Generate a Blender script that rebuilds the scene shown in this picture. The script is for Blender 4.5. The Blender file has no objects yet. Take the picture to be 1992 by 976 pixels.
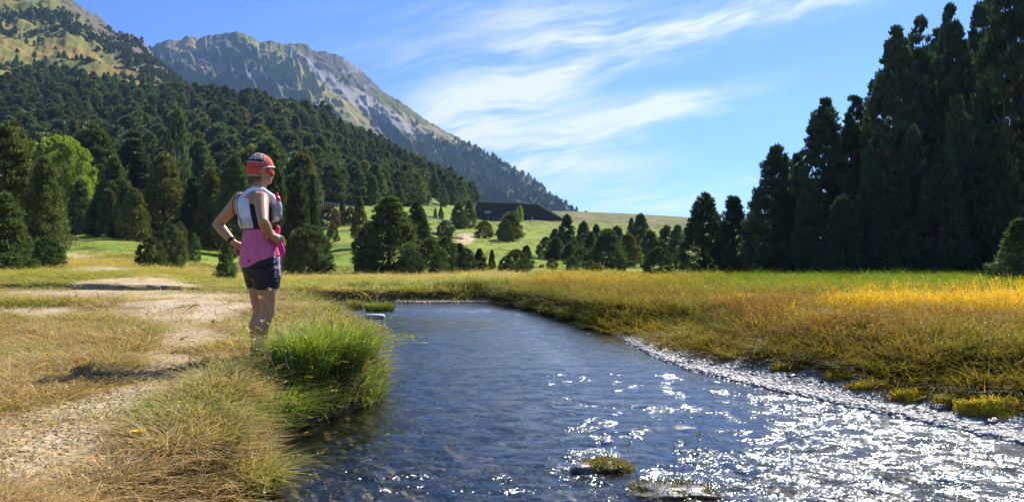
import bpy, bmesh, math, random
import numpy as np
from mathutils import Vector, Matrix, Quaternion
R = math.radians
SC = bpy.context.scene
COL = SC.collection
# ---------------------------------------------------------------- camera, sky, sun
CAMZ = 1.15; FPX = 1439.0; CX = 996.0; HY = 508.0
cam = bpy.data.cameras.new('camera'); camo = bpy.data.objects.new('camera', cam); COL.objects.link(camo)
camo.location = (0, 0, CAMZ); camo.rotation_euler = (R(90), 0, 0)
cam.sensor_width = 36; cam.lens = FPX / 1992 * 36; cam.shift_y = (HY - 488) / 1992
cam.clip_start = 0.05; cam.clip_end = 20000
SC.camera = camo
SC.view_settings.view_transform = 'Standard'; SC.view_settings.look = 'None'
SC.view_settings.exposure = 1.03; SC.view_settings.gamma = 1
SC.render.engine = 'CYCLES'
SC.cycles.adaptive_threshold = .02; SC.cycles.max_bounces = 6; SC.cycles.transparent_max_bounces = 12; SC.cycles.diffuse_bounces = 2
SC.cycles.glossy_bounces = 3; SC.cycles.transmission_bounces = 4; SC.cycles.volume_bounces = 0
SC.cycles.sample_clamp_indirect = 4; SC.cycles.use_denoising = True
SC.cycles.caustics_reflective = False; SC.cycles.caustics_refractive = False
SUN_AZ, SUN_EL = R(35), R(45)
world = bpy.data.worlds.new('World'); SC.world = world; world.use_nodes = True

class NT:
    """tiny node-tree helper"""
    def __init__(s, tree): s.t = tree; s.n = tree.nodes; s.l = tree.links
    def node(s, typ, **kw):
        nd = s.n.new(typ)
        for k, v in kw.items(): setattr(nd, k, v)
        return nd
    def put(s, sock, v):
        if isinstance(v, bpy.types.NodeSocket): s.l.new(v, sock)
        elif v is not None:
            try: sock.default_value = v
            except Exception: sock.default_value = (v[0], v[1], v[2])
    def math(s, op, a, b=None, c=None, clamp=False):
        nd = s.node('ShaderNodeMath', operation=op, use_clamp=clamp)
        for i, v in enumerate((a, b, c)):
            if v is not None: s.put(nd.inputs[i], v)
        return nd.outputs[0]
    def mix(s, f, a, b, blend='MIX'):
        nd = s.node('ShaderNodeMix', data_type='RGBA', blend_type=blend)
        s.put(nd.inputs[0], f)
        for i, v in ((6, a), (7, b)):
            if isinstance(v, tuple) and len(v) == 3: v = v + (1,)
            s.put(nd.inputs[i], v)
        return nd.outputs[2]
    def noise(s, vec, scale, detail=3, rough=.5, dist=0.0):
        nd = s.node('ShaderNodeTexNoise'); s.put(nd.inputs['Vector'], vec)
        nd.inputs['Scale'].default_value = scale; nd.inputs['Detail'].default_value = detail
        nd.inputs['Roughness'].default_value = rough; nd.inputs['Distortion'].default_value = dist
        return nd.outputs['Fac']
    def ramp(s, f, lo, hi):
        nd = s.node('ShaderNodeMapRange', interpolation_type='SMOOTHSTEP'); s.put(nd.inputs[0], f)
        nd.inputs[1].default_value = lo; nd.inputs[2].default_value = hi
        return nd.outputs[0]
    def comb(s, x, y, z):
        nd = s.node('ShaderNodeCombineXYZ')
        for i, v in enumerate((x, y, z)): s.put(nd.inputs[i], v)
        return nd.outputs[0]

def build_world():
    t = NT(world.node_tree); bg = world.node_tree.nodes['Background']
    sky = t.node('ShaderNodeTexSky', sky_type='NISHITA', sun_disc=False)
    sky.sun_elevation = SUN_EL; sky.sun_rotation = SUN_AZ
    sky.altitude = 1900; sky.air_density = 1.0; sky.dust_density = 0.3; sky.ozone_density = 3.0
    tc = t.node('ShaderNodeTexCoord'); sp = t.node('ShaderNodeSeparateXYZ'); t.put(sp.inputs[0], tc.outputs['Generated'])
    y = t.math('MAXIMUM', t.math('ABSOLUTE', sp.outputs[1]), .02)
    u = t.math('DIVIDE', sp.outputs[0], y); v = t.math('DIVIDE', sp.outputs[2], y)
    warp = t.noise(t.comb(u, v, 0), 3.2, 3, .55)
    w2 = t.math('MULTIPLY', t.math('SUBTRACT', warp, .5), .11)
    def gauss(cu, cv, su, sv, ang, amp):
        ca, sa = math.cos(R(ang)), math.sin(R(ang))
        du = t.math('SUBTRACT', u, (cu - CX) / FPX); dv = t.math('SUBTRACT', v, (HY - cv) / FPX)
        dv = t.math('ADD', dv, t.math('MULTIPLY', w2, .35))
        a = t.math('ADD', t.math('MULTIPLY', du, ca / (su / FPX)), t.math('MULTIPLY', dv, sa / (su / FPX)))
        b = t.math('SUBTRACT', t.math('MULTIPLY', dv, ca / (sv / FPX)), t.math('MULTIPLY', du, sa / (sv / FPX)))
        r2 = t.math('ADD', t.math('MULTIPLY', a, a), t.math('MULTIPLY', b, b))
        return t.math('MULTIPLY', t.math('POWER', 2.718, t.math('MULTIPLY', r2, -1.0)), amp)
    G = [(1060, 40, 210, 60, 4, .62), (1480, 22, 210, 30, 11, 1.0), (1230, 60, 260, 26, 8, .5), (960, 215, 200, 55, 4, .75), (1150, 135, 230, 38, 14, .8),
         (1010, 150, 120, 30, 6, .4), (1300, 200, 190, 22, 14, .75), (1090, 285, 200, 32, 20, .95), (930, 260, 110, 60, -8, .6),
         (1120, 330, 160, 32, 4, .8), (1190, 255, 200, 20, 16, .55), (1130, 385, 170, 30, 2, 1.0), (1300, 402, 150, 18, 4, .95), (1380, 372, 160, 16, 10, .6),
         (1245, 272, 22, 10, 10, .5), (1420, 215, 110, 9, 8, .35), (1500, 140, 120, 8, 8, .3), (820, 120, 160, 40, 6, .28), (700, 60, 200, 60, 0, .1)]
    m = None
    for g in G:
        q = gauss(*g); m = q if m is None else t.math('ADD', m, q)
    ca, sa = math.cos(R(13)), math.sin(R(13))
    au = t.math('ADD', t.math('MULTIPLY', u, ca), t.math('MULTIPLY', v, sa))
    bv = t.math('SUBTRACT', t.math('MULTIPLY', v, ca), t.math('MULTIPLY', u, sa))
    bvw = t.math('ADD', bv, w2)
    n1 = t.noise(t.comb(t.math('MULTIPLY', au, 2.6), t.math('MULTIPLY', bvw, 14), 1.7), 1.0, 8, .64, .15)
    n2 = t.noise(t.comb(t.math('MULTIPLY', au, 9), t.math('MULTIPLY', bvw, 62), 5.1), 1.0, 6, .65, .2)
    st = t.math('ADD', t.math('MULTIPLY', t.ramp(n1, .42, .66), .85), t.math('MULTIPLY', t.math('MULTIPLY', t.ramp(n2, .36, .64), t.ramp(n1, .3, .55)), .5))
    dens = t.math('MULTIPLY', m, t.math('ADD', st, .07), clamp=True)
    dens = t.math('MULTIPLY', dens, .9, clamp=True)
    hz = t.math('MULTIPLY', t.math('POWER', 2.718, t.math('MULTIPLY', t.math('ABSOLUTE', v), -9.0)), .12)
    dens = t.math('ADD', dens, hz, clamp=True)
    skyc = t.mix(1.0, sky.outputs[0], SKY_TINT, 'MULTIPLY')
    col = t.mix(dens, skyc, CLOUD_COL)
    t.put(bg.inputs[0], col); bg.inputs[1].default_value = SKY_STR
SKY_TINT = (.33, .455, .74); SKY_STR = .125; CLOUD_COL = (3.7, 3.85, 4.05)
build_world()
sl = bpy.data.lights.new('sun', 'SUN'); sl.energy = 4.6; sl.angle = R(.53); sl.color = (1, .955, .87)
so = bpy.data.objects.new('sun', sl); COL.objects.link(so)
SUND = Vector((math.sin(SUN_AZ) * math.cos(SUN_EL), math.cos(SUN_AZ) * math.cos(SUN_EL), math.sin(SUN_EL)))
so.rotation_euler = SUND.to_track_quat('Z', 'Y').to_euler(); so.location = (20, 20, 60)

# ---------------------------------------------------------------- helpers
def tag(o, label=None, cat=None, group=None, kind=None):
    for k, v in (('label', label), ('category', cat), ('group', group), ('kind', kind)):
        if v: o[k] = v
    return o
def empty(name, loc, rz=0):
    o = bpy.data.objects.new(name, None); COL.objects.link(o); o.location = loc; o.rotation_euler = (0, 0, rz)
    o.empty_display_size = .2; return o
def mesh_np(name, V, faces_list, mats=None, cols=None, smooth=False, midx=None):
    """faces_list: list of int arrays (n,k)"""
    me = bpy.data.meshes.new(name); V = np.asarray(V, np.float32)
    me.vertices.add(len(V)); me.vertices.foreach_set('co', V.ravel())
    tot = np.concatenate([np.full(len(f), f.shape[1], np.int32) for f in faces_list])
    idx = np.concatenate([f.ravel() for f in faces_list]).astype(np.int32)
    me.loops.add(len(idx)); me.loops.foreach_set('vertex_index', idx)
    me.polygons.add(len(tot)); st = np.concatenate(([0], np.cumsum(tot)[:-1])).astype(np.int32)
    me.polygons.foreach_set('loop_start', st)
    try: me.polygons.foreach_set('loop_total', tot)
    except Exception: pass
    me.polygons.foreach_set('use_smooth', np.full(len(tot), smooth))
    if midx is not None: me.polygons.foreach_set('material_index', np.asarray(midx, np.int32))
    for m in (mats or []): me.materials.append(m)
    if cols is not None:
        c = np.ones((len(V), 4), np.float32); c[:, :3] = cols
        a = me.color_attributes.new('tint', 'FLOAT_COLOR', 'POINT'); a.data.foreach_set('color', c.ravel())
    me.update(); me.validate()
    return me
def link(name, me, parent=None, loc=None):
    o = bpy.data.objects.new(name, me); COL.objects.link(o)
    if parent: o.parent = parent
    if loc is not None: o.location = loc
    return o
def _h(ix, iy, seed):
    n = (ix * 374761393 + iy * 668265263 + seed * 144665) & 0xffffffff
    n = ((n ^ (n >> 13)) * 1274126177) & 0xffffffff
    return (n ^ (n >> 16)) & 0xffff
def perlin(x, y, seed=0):
    x = np.asarray(x, float); y = np.asarray(y, float)
    xi = np.floor(x).astype(np.int64); yi = np.floor(y).astype(np.int64); fx = x - xi; fy = y - yi
    u = fx * fx * fx * (fx * (fx * 6 - 15) + 10); v = fy * fy * fy * (fy * (fy * 6 - 15) + 10)
    def g(dx, dy):
        a = _h(xi + dx, yi + dy, seed) / 65536.0 * 2 * math.pi
        return np.cos(a) * (fx - dx) + np.sin(a) * (fy - dy)
    return ((g(0, 0) * (1 - u) + g(1, 0) * u) * (1 - v) + (g(0, 1) * (1 - u) + g(1, 1) * u) * v) * 1.5
def fbm(x, y, seed=0, o=4, gain=.5):
    s = 0; a = 1; f = 1
    for i in range(o): s = s + a * perlin(x * f, y * f, seed + i * 17); a *= gain; f *= 2.03
    return s
def ridged(x, y, seed=0, o=5, gain=.5):
    s = 0; a = 1; f = 1; w = 1
    for i in range(o):
        n = 1 - np.abs(perlin(x * f, y * f, seed + i * 17)) * 1.5; n = np.clip(n, 0, 1) ** 2 * w; w = np.clip(n * 1.6, 0, 1)
        s = s + a * n; a *= gain; f *= 2.07
    return s
def sstep(a, b, x):
    t = np.clip((x - a) / (b - a), 0, 1); return t * t * (3 - 2 * t)
def lerpc(a, b, f): return np.asarray(a) * (1 - f[..., None]) + np.asarray(b) * f[..., None]
def sx(px, d): return (px - CX) / FPX * d
def sz(py, d): return CAMZ + (HY - py) / FPX * d

# ---------------------------------------------------------------- terrain height
DT = np.array([18, 25, 35, 50, 80, 120, 180, 250, 330, 400, 480, 700, 1000, 1300.])
CT = [
 (-900, [566,545,528,505,470,440,390,320,250,190,130,-20,-200,-300]),
 (0, [560,535,519,505,480,452,404,340,280,230,190,105,0,-90]),
 (120, [562,538,522,508,476,445,398,338,280,232,196,120,25,-20]),
 (190, [562,540,524,510,475,447,396,336,278,230,196,128,48,30]),
 (250, [564,541,526,512,476,449,394,334,276,230,198,140,66,120]),
 (290, [566,542,528,515,482,452,394,332,276,232,200,152,96,200]),
 (330, [568,543,531,518,490,456,396,332,278,236,204,170,146,260]),
 (380, [570,547,538,525,498,462,400,336,280,240,208,190,196,330]),
 (450, [571,554,547,536,510,470,408,345,286,248,216,240,300,380]),
 (550, [572,559,548,539,520,482,415,356,300,264,232,280,350,400]),
 (650, [572,560,548,539,522,470,405,366,318,284,256,310,370,420]),
 (720, [572,560,548,539,524,472,412,380,334,302,284,330,390,430]),
 (800, [572,560,548,539,522,474,424,399,352,324,316,360,410,440]),
 (880, [572,560,548,540,518,476,438,414,385,366,376,420,440,450]),
 (940, [572,560,548,540,516,478,446,424,412,405,425,450,460,465]),
 (1000, [572,560,548,539,517,482,450,427,408,420,440,460,470,470]),
 (1100, [572,560,548,539,523,496,460,427,409,418,440,470,475,475]),
 (1210, [572,560,548,540,527,504,468,434,413,424,445,470,475,475]),
 (1330, [572,560,548,541,529,508,474,440,420,432,450,470,475,475]),
 (1480, [572,559,547,541,531,512,482,450,436,444,455,470,475,475]),
 (1800, [570,557,545,538,527,512,488,465,455,460,466,475,480,480]),
 (3000, [568,555,543,536,525,510,490,470,460,462,470,480,485,485])]
_pxg = np.linspace(-900, 3000, 782); _lg = np.linspace(math.log(18), math.log(1300), 240)
_T = np.array([np.interp(_lg, np.log(DT), c[1]) for c in CT]); _cx = np.array([c[0] for c in CT], float)
_Tg = np.array([np.interp(_pxg, _cx, _T[:, j]) for j in range(len(_lg))]).T
def _blur(a, k, ax):
    ker = np.exp(-np.linspace(-2, 2, 2 * k + 1) ** 2); ker /= ker.sum()
    p = np.pad(a, [(k, k) if i == ax else (0, 0) for i in range(2)], mode='edge')
    return np.apply_along_axis(lambda r: np.convolve(r, ker, 'valid'), ax, p)
_Tg = _blur(_blur(_Tg, 6, 0), 5, 1)
RIV = np.array([(-1.4,-4),(-1.35,2.0),(-1.32,3.5),(-1.5,4.3),(-1.68,5.0),(-1.42,5.35),(-1.16,6.0),(-1.4,7.5),(-2.05,9.6),(-3.0,12.5),(-3.9,15),(-4.7,16.2),(-6,16.9),(-9,17.2),(-14,17.2),
 (-14,20.3),(-9,20.6),(-4.2,20.2),(-3.2,20.9),(-1.6,21.0),(-.5,21.1),(-.2,19.2),(.2,18.4),(.62,17.2),(1.15,14.5),(1.62,11.8),(1.72,9.1),(1.86,8.0),(2.2,6.98),(2.5,6.3),(2.87,5.48),(3.23,4.67),(4.2,2),(5.5,-4)], float)
def riv_sd(x, y):
    """signed distance to the stream outline, positive on land"""
    x = np.asarray(x, float); y = np.asarray(y, float)
    d2 = np.full(x.shape, 1e9); ins = np.zeros(x.shape, bool); n = len(RIV)
    for i in range(n):
        ax, ay = RIV[i]; bx, by = RIV[(i + 1) % n]; ex, ey = bx - ax, by - ay
        t = np.clip(((x - ax) * ex + (y - ay) * ey) / (ex * ex + ey * ey), 0, 1)
        d2 = np.minimum(d2, (x - ax - t * ex) ** 2 + (y - ay - t * ey) ** 2)
        c = ((ay > y) != (by > y)); c &= x < (bx - ax) * (y - ay) / ((by - ay) if by != ay else 1e-9) + ax
        ins ^= c
    return np.where(ins, -1, 1) * np.sqrt(d2)
def right_bank(x, y):   # 1 on the gently shelving gravel side
    return sstep(.3, 1.0, x - .06 * (12 - y) * 0) * sstep(13.5, 10.5, y)
def ground(x, y, sd=None):
    x = np.asarray(x, float); y = np.asarray(y, float)
    d = np.maximum(y, 1.0)
    px = np.clip(CX + x / np.maximum(y, 6) * FPX, -900, 3000)
    ld = np.clip(np.log(np.maximum(d, 18)), _lg[0], _lg[-1])
    fi = (px - _pxg[0]) / (_pxg[1] - _pxg[0]); fj = (ld - _lg[0]) / (_lg[1] - _lg[0])
    i = np.clip(fi.astype(int), 0, len(_pxg) - 2); j = np.clip(fj.astype(int), 0, len(_lg) - 2); fi = fi - i; fj = fj - j
    py = (_Tg[i, j] * (1 - fi) * (1 - fj) + _Tg[i + 1, j] * fi * (1 - fj) + _Tg[i, j + 1] * (1 - fi) * fj + _Tg[i + 1, j + 1] * fi * fj)
    zf = CAMZ + (HY - py) / FPX * d
    # near plain
    zn = .33 + .04 * fbm(x * .35, y * .35, 3, 2) + .03 * sstep(-2, -6, x) * np.clip(y - 4, 0, 14) * .35
    # low bare mounds beside the path
    zn = zn + .16 * np.exp(-(((x + 4.6) / 1.5) ** 2 + ((y - 11.2) / .9) ** 2)) + .10 * np.exp(-(((x + 8.5) / 2.5) ** 2 + ((y - 11.5) / .7) ** 2))
    f = sstep(14, 24, y)
    z = zn * (1 - f) + zf * f
    amp = np.where(d < 60, .05, 0) * f + sstep(60, 140, d) * .45 + sstep(200, 600, d) * 3.5
    z = z + amp * fbm(x / (3 + d * .05), y / (3 + d * .05), 9, 4) * (1 - sstep(235, 300, d) * sstep(900, 1000, px))
    hill = sstep(500, 800, d) * sstep(520, 300, px)
    z = z + hill * ((ridged(x / 170, y / 120, 31, 6, .6) - .8) * 7 + 3 * fbm(x / 14, y / 14, 33, 4))
    if sd is None: sd = riv_sd(x, y)
    rb = right_bank(x, y)
    w = .21 + rb * 2.0
    bank = sstep(-.02, 1, sd / w + .12 * perlin(x * 3, y * 3, 5))
    zb = z * bank
    zbed = -.05 - .16 * sstep(0, 1.2, -sd) * (1 - .5 * rb) + .03 * fbm(x * 1.7, y * 1.1, 8, 3)
    near = y < 40
    z = np.where(near, np.where(sd > 0, zb + .012, np.minimum(zbed, -.02) * sstep(0, .1, -sd) + .012 * (1 - sstep(0, .1, -sd))), z)
    return z
# ---------------------------------------------------------------- materials
def mat(name, fn):
    m = bpy.data.materials.new(name); m.use_nodes = True; t = NT(m.node_tree); t.n.clear()
    out = t.node('ShaderNodeOutputMaterial'); s = fn(t)
    t.put(out.inputs[0], s); return m
def principled(t, col, rough=.8, spec=.3, bump=None, bstr=.3, bdist=.02, metal=0.0):
    p = t.node('ShaderNodeBsdfPrincipled')
    t.put(p.inputs['Base Color'], col + (1,) if isinstance(col, tuple) and len(col) == 3 else col); t.put(p.inputs['Roughness'], rough)
    p.inputs['Specular IOR Level'].default_value = spec; p.inputs['Metallic'].default_value = metal
    if bump is not None:
        b = t.node('ShaderNodeBump'); b.inputs['Strength'].default_value = bstr; b.inputs['Distance'].default_value = bdist
        t.put(b.inputs['Height'], bump); t.put(p.inputs['Normal'], b.outputs[0])
    return p.outputs[0]
def attr(t, name='tint', typ='GEOMETRY'):
    a = t.node('ShaderNodeAttribute', attribute_type=typ, attribute_name=name); return a.outputs['Color']
def pos(t): return t.node('ShaderNodeNewGeometry').outputs['Position']
def objc(t): return t.node('ShaderNodeTexCoord').outputs['Object']
def leafmat(name, col, transl=.3, tcol=None, inst=False, vary=.35, hue=None):
    def f(t):
        c = attr(t, 'tint')                       # clump-to-clump variation carried by the mesh
        c = t.mix(1.0, c, col, 'MULTIPLY')
        rnd = t.node('ShaderNodeObjectInfo').outputs['Random']
        br = t.math('ADD', t.math('MULTIPLY', rnd, vary), 1 - vary / 2)
        c = t.mix(1.0, c, t.comb(br, br, br), 'MULTIPLY')
        if hue:
            rr = t.ramp(t.math('FRACT', t.math('MULTIPLY', rnd, 7.31)), .7, 1)
            c = t.mix(rr, c, t.mix(1.0, c, hue, 'MULTIPLY'))
        if inst: c = t.mix(1.0, c, attr(t, 'col', 'INSTANCER'), 'MULTIPLY')
        d = t.node('ShaderNodeBsdfDiffuse'); t.put(d.inputs[0], c)
        tr = t.node('ShaderNodeBsdfTranslucent'); t.put(tr.inputs[0], t.mix(1.0, c, tcol or (1.2, 1.3, .7), 'MULTIPLY'))
        g = t.node('ShaderNodeBsdfGlossy'); g.inputs['Roughness'].default_value = .55; t.put(g.inputs[0], (.5, .5, .5, 1))
        m1 = t.node('ShaderNodeMixShader'); m1.inputs[0].default_value = transl
        t.put(m1.inputs[1], d.outputs[0]); t.put(m1.inputs[2], tr.outputs[0])
        m2 = t.node('ShaderNodeMixShader'); m2.inputs[0].default_value = .08
        t.put(m2.inputs[1], m1.outputs[0]); t.put(m2.inputs[2], g.outputs[0])
        return m2.outputs[0]
    return mat(name, f)
M = {}
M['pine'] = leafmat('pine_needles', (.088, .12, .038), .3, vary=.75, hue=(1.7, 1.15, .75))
M['pine_shaded'] = leafmat('shaded_pine_needles', (.058, .090, .034), .28, vary=.4)  # backlit shade of the right stand put into a darker needle colour
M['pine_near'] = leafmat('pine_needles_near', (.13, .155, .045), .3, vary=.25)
M['pine_lighter'] = leafmat('young_pine_needles', (.11, .15, .045), .3, vary=.2)
M['leaf'] = leafmat('bright_leaves', (.30, .38, .05), .4, vary=.1)
M['shrub'] = leafmat('shrub_leaves', (.075, .12, .035), .3, vary=.4)
M['rust'] = leafmat('rusty_shrub_leaves', (.12, .085, .04), .3, vary=.2)
M['grass'] = leafmat('grass_blades', (1, 1, 1), .42, inst=True, vary=.3, tcol=(1.25, 1.2, .7))
M['grass_own'] = leafmat('tussock_blades', (1, 1, 1), .45, vary=0.1, tcol=(1.25, 1.25, .7))
def f(t):
    p = objc(t); n = t.noise(p, 6, 4, .6)
    return principled(t, t.mix(n, (.10, .075, .055), (.22, .17, .13)), .9, .2, n, .6, .05)
M['bark'] = mat('bark', f)
def f(t):
    p = pos(t); c = attr(t)
    n = t.noise(p, 1.3, 5, .65); n2 = t.noise(p, 14, 5, .7); n3 = t.noise(p, .045, 4, .6)
    k = t.math('ADD', t.math('MULTIPLY', n2, .5), t.math('MULTIPLY', n, .6)); k = t.math('ADD', k, .45)
    k = t.math('MULTIPLY', k, t.math('ADD', t.math('MULTIPLY', n3, .5), .75))
    c = t.mix(1.0, c, t.comb(k, k, k), 'MULTIPLY')
    vo = t.node('ShaderNodeTexVoronoi'); vo.inputs['Scale'].default_value = 22; t.put(vo.inputs['Vector'], p)
    h = t.math('ADD', t.math('MULTIPLY', n2, .6), t.math('MULTIPLY', vo.outputs['Distance'], .5))
    return principled(t, c, .95, .15, h, .8, .05)
M['ground'] = mat('ground_soil_and_turf', f)
def f(t):
    p = pos(t); c = attr(t)
    n = t.noise(p, .02, 8, .7); n2 = t.noise(p, .12, 6, .7)
    k = t.math('ADD', t.math('MULTIPLY', n, .7), t.math('MULTIPLY', n2, .6)); k = t.math('ADD', k, .35)
    c = t.mix(1.0, c, t.comb(k, k, k), 'MULTIPLY')
    return principled(t, c, .95, .1, t.math('ADD', n, t.math('MULTIPLY', n2, .5)), 1.0, 12)
M['rock'] = mat('mountain_rock', f)
def f(t):
    p = pos(t)
    sc = t.node('ShaderNodeMapping'); t.put(sc.inputs[0], p); sc.inputs['Scale'].default_value = (1, 1.35, 1); sc.inputs['Rotation'].default_value = (0, 0, R(-16))
    n1 = t.noise(sc.outputs[0], 3.2, 3, .55, .3); n2 = t.noise(sc.outputs[0], 11, 3, .6, .4); n3 = t.noise(sc.outputs[0], 34, 2, .55, .2)
    rf = attr(t)   # riffle strength
    k = t.math('ADD', t.math('MULTIPLY', n1, .5), t.math('MULTIPLY', n2, .32)); k = t.math('ADD', k, t.math('MULTIPLY', n3, .26))
    b = t.node('ShaderNodeBump'); b.inputs['Distance'].default_value = .26
    t.put(b.inputs['Height'], k); sepn = t.node('ShaderNodeSeparateColor'); t.put(sepn.inputs[0], rf)
    brk = t.ramp(t.noise(sc.outputs[0], 4.2, 5, .7, .6), .44, .62); st_ = t.math('MULTIPLY', sepn.outputs[0], t.math('ADD', t.math('MULTIPLY', brk, .95), .3)); t.put(b.inputs['Strength'], st_)
    b2 = t.node('ShaderNodeBump'); b2.inputs['Distance'].default_value = .05; t.put(b2.inputs['Height'], k); t.put(b2.inputs['Strength'], st_)
    fr = t.node('ShaderNodeFresnel'); fr.inputs[0].default_value = 1.5; t.put(fr.inputs[1], b2.outputs[0])
    g = t.node('ShaderNodeBsdfGlossy'); g.inputs['Roughness'].default_value = .15; t.put(g.inputs[0], (.95, 1, 1, 1)); t.put(g.inputs['Normal'], b.outputs[0])
    tr = t.node('ShaderNodeBsdfTransparent'); t.put(tr.inputs[0], (.80, .79, .66, 1))
    m = t.node('ShaderNodeMixShader'); t.put(m.inputs[0], t.math('MULTIPLY', fr.outputs[0], 1.0, clamp=True)); t.put(m.inputs[1], tr.outputs[0]); t.put(m.inputs[2], g.outputs[0])
    return m.outputs[0]
M['water'] = mat('stream_water', f)
def f(t):
    p = objc(t); n = t.noise(p, 9, 4, .6); rnd = t.node('ShaderNodeObjectInfo').outputs['Random']
    c = t.mix(rnd, (.13, .12, .105), (.80, .76, .68)); c = t.mix(n, t.mix(1.0, c, (.6, .6, .6), 'MULTIPLY'), c)
    return principled(t, c, .32, .6, n, .5, .01)
M['pebble'] = mat('pebbles', f)
def f(t):
    p = pos(t); n = t.noise(p, 30, 4, .6)
    return principled(t, t.mix(n, (.055, .05, .045), (.15, .135, .12)), .45, .5, n, .6, .01)
M['wetstone'] = mat('wet_stone', f)
def plain(name, col, rough=.7, spec=.4, var=.25, scale=20, metal=0.0, bstr=.2):
    def f(t):
        n = t.noise(objc(t), scale, 4, .6)
        lo = tuple(c * (1 - var) for c in col); hi = tuple(min(1, c * (1 + var)) for c in col)
        return principled(t, t.mix(n, lo, hi), rough, spec, n, bstr, .004, metal)
    return mat(name, f)

# ---------------------------------------------------------------- ground sheet
def proj(x, y, z):
    y = np.maximum(y, .3); return CX + x / y * FPX, HY - (z - CAMZ) / y * FPX
DIRT = [(385,655,75,24,1),(330,700,75,20,1),(290,745,80,30,1),(230,790,90,34,1),(95,860,170,60,1.1),(10,930,150,70,1.1),(215,800,95,34,1),(370,600,115,30,1.3),(250,607,120,9,.8),(200,573,200,11,1),(90,607,105,12,1.1),(355,665,60,20,.9),(15,650,45,22,.8),(270,552,110,12,1),(190,524,60,6,1),(150,499,32,6,1),
        (300,540,60,8,.7),(40,578,60,5,.8),(905,464,16,9,1.2),(330,620,80,16,.9),(470,620,30,14,.6)]
def dirtmask(px, py, wob):
    m = np.zeros(px.shape)
    for cx, cy, rx, ry, a in DIRT:
        r = ((px - cx) / rx) ** 2 + ((py - cy) / ry) ** 2
        m = np.maximum(m, a * sstep(1.9, .7, r + wob * .9))
    return np.clip(m, 0, 1)
def interp(px, xs, ys): return np.interp(px, xs, ys)
FT_X = [-900,0,60,130,180,250,330,380,480,560,700,800,900,985]; FT_Y = [185,185,150,152,185,195,205,212,222,234,264,298,356,398]
FB_X = [-900,100,110,290,380,450,560,600,640,660,830,900,1000]; FB_Y = [480,470,446,456,472,498,512,420,402,398,402,402,400]
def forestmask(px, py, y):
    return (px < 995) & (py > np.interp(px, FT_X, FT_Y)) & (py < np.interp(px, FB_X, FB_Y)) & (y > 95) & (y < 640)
def GW(y): return np.interp(y, [4, 6, 8, 12], [.78, .72, .56, .2])
def base_colour(x, y, z, sd):
    px, py = proj(x, y, z)
    n1 = fbm(x * .9, y * .9, 41, 4); n2 = fbm(x * .13, y * .13, 42, 4); n3 = fbm(x / 40, y / 40, 43, 5)
    c = np.zeros(x.shape + (3,)) + np.array([.20, .17, .07])
    # left bank turf, drier and greener by patches
    c = lerpc(c, (.13, .15, .035), sstep(-.1, .6, n1 + n2 * .7))
    # right meadow soil
    rm = sstep(0, 60, px - 960) * (y < 40)
    c = lerpc(c, (.13, .095, .03), rm)
    far = sstep(26, 45, y)
    grn = lerpc(np.zeros(x.shape + (3,)) + np.array([.165, .235, .022]), (.25, .25, .04), sstep(-.2, .7, n2 + n1 * .4))
    grn = lerpc(grn, (.075, .11, .02), sstep(.15, .7, fbm(x * .3, y * .12, 77, 5)) * .8)
    c = lerpc(c, grn, far)
    # dry band in front of the right pines and the ochre hilltop
    top = sstep(200, 260, y) * sstep(985, 1060, px)
    c = lerpc(c, lerpc(np.zeros(x.shape + (3,)) + np.array([.085, .105, .022]), (.22, .165, .075), sstep(-.1, .35, fbm(x * .09, y * .16, 55, 6, .65))), top * .95)
    # forest floor
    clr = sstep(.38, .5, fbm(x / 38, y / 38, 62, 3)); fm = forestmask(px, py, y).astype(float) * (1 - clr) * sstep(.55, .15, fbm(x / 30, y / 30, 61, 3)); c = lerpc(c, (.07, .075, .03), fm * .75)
    # open hillside above the forest
    up = (py < np.interp(px, FT_X, FT_Y)).astype(float) * (y > 250) * (px < 520)
    gold = lerpc(np.zeros(x.shape + (3,)) + np.array([.23, .165, .035]), (.155, .155, .03), sstep(-.3, .5, n3 + .4 * sstep(120, 20, py)))
    gold = lerpc(gold, (.15, .16, .06), sstep(.1, .7, fbm(x / 25, y / 60, 63, 5)) * .8)
    rk = sstep(-105, -35, px - np.interp(py, [0, 60, 100, 150, 200], [190, 250, 285, 345, 420])) * sstep(600, 750, y)
    gold = lerpc(gold, lerpc(np.zeros(x.shape + (3,)) + np.array([.12, .10, .085]), (.065, .07, .035), sstep(-.2, .4, fbm(x / 15, y / 30, 64, 4))), rk)
    c = lerpc(c, gold, up)
    dm = dirtmask(px, py, fbm(x * 1.1, y * 1.1, 51, 4))
    dcol = lerpc(np.zeros(x.shape + (3,)) + np.array([.50, .40, .26]), (.42, .31, .17), sstep(-.4, .5, fbm(x * 2.5, y * 2.5, 52, 3)))
    c = lerpc(c, dcol, dm * (y < 260))
    nr = y < 40
    rb = right_bank(x, y)
    gr = sstep(GW(y) + .25, GW(y), sd - .15 * fbm(x * 1.5, y * 1.5, 71, 3)) * rb * (sd > 0) * nr
    c = lerpc(c, (.46, .43, .38), gr)
    bank_shade = sstep(.28, .05, sd) * (1 - rb) * nr * (sd > 0); c = lerpc(c, (.055, .045, .03), bank_shade)  # steep bank face darkened, its shadow painted into the soil colour
    bed = (sd <= 0) & nr; bc = lerpc(np.zeros(x.shape + (3,)) + np.array([.23, .165, .085]), (.12, .11, .05), sstep(-.3, .4, fbm(x * 1.5, y * .8, 72, 4)))
    bc = lerpc(bc, (.30, .24, .18), sstep(.2, .6, fbm(x * 5, y * 4, 73, 3)) * .6)
    c = np.where(bed[..., None], bc, c)
    return c, dm
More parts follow.
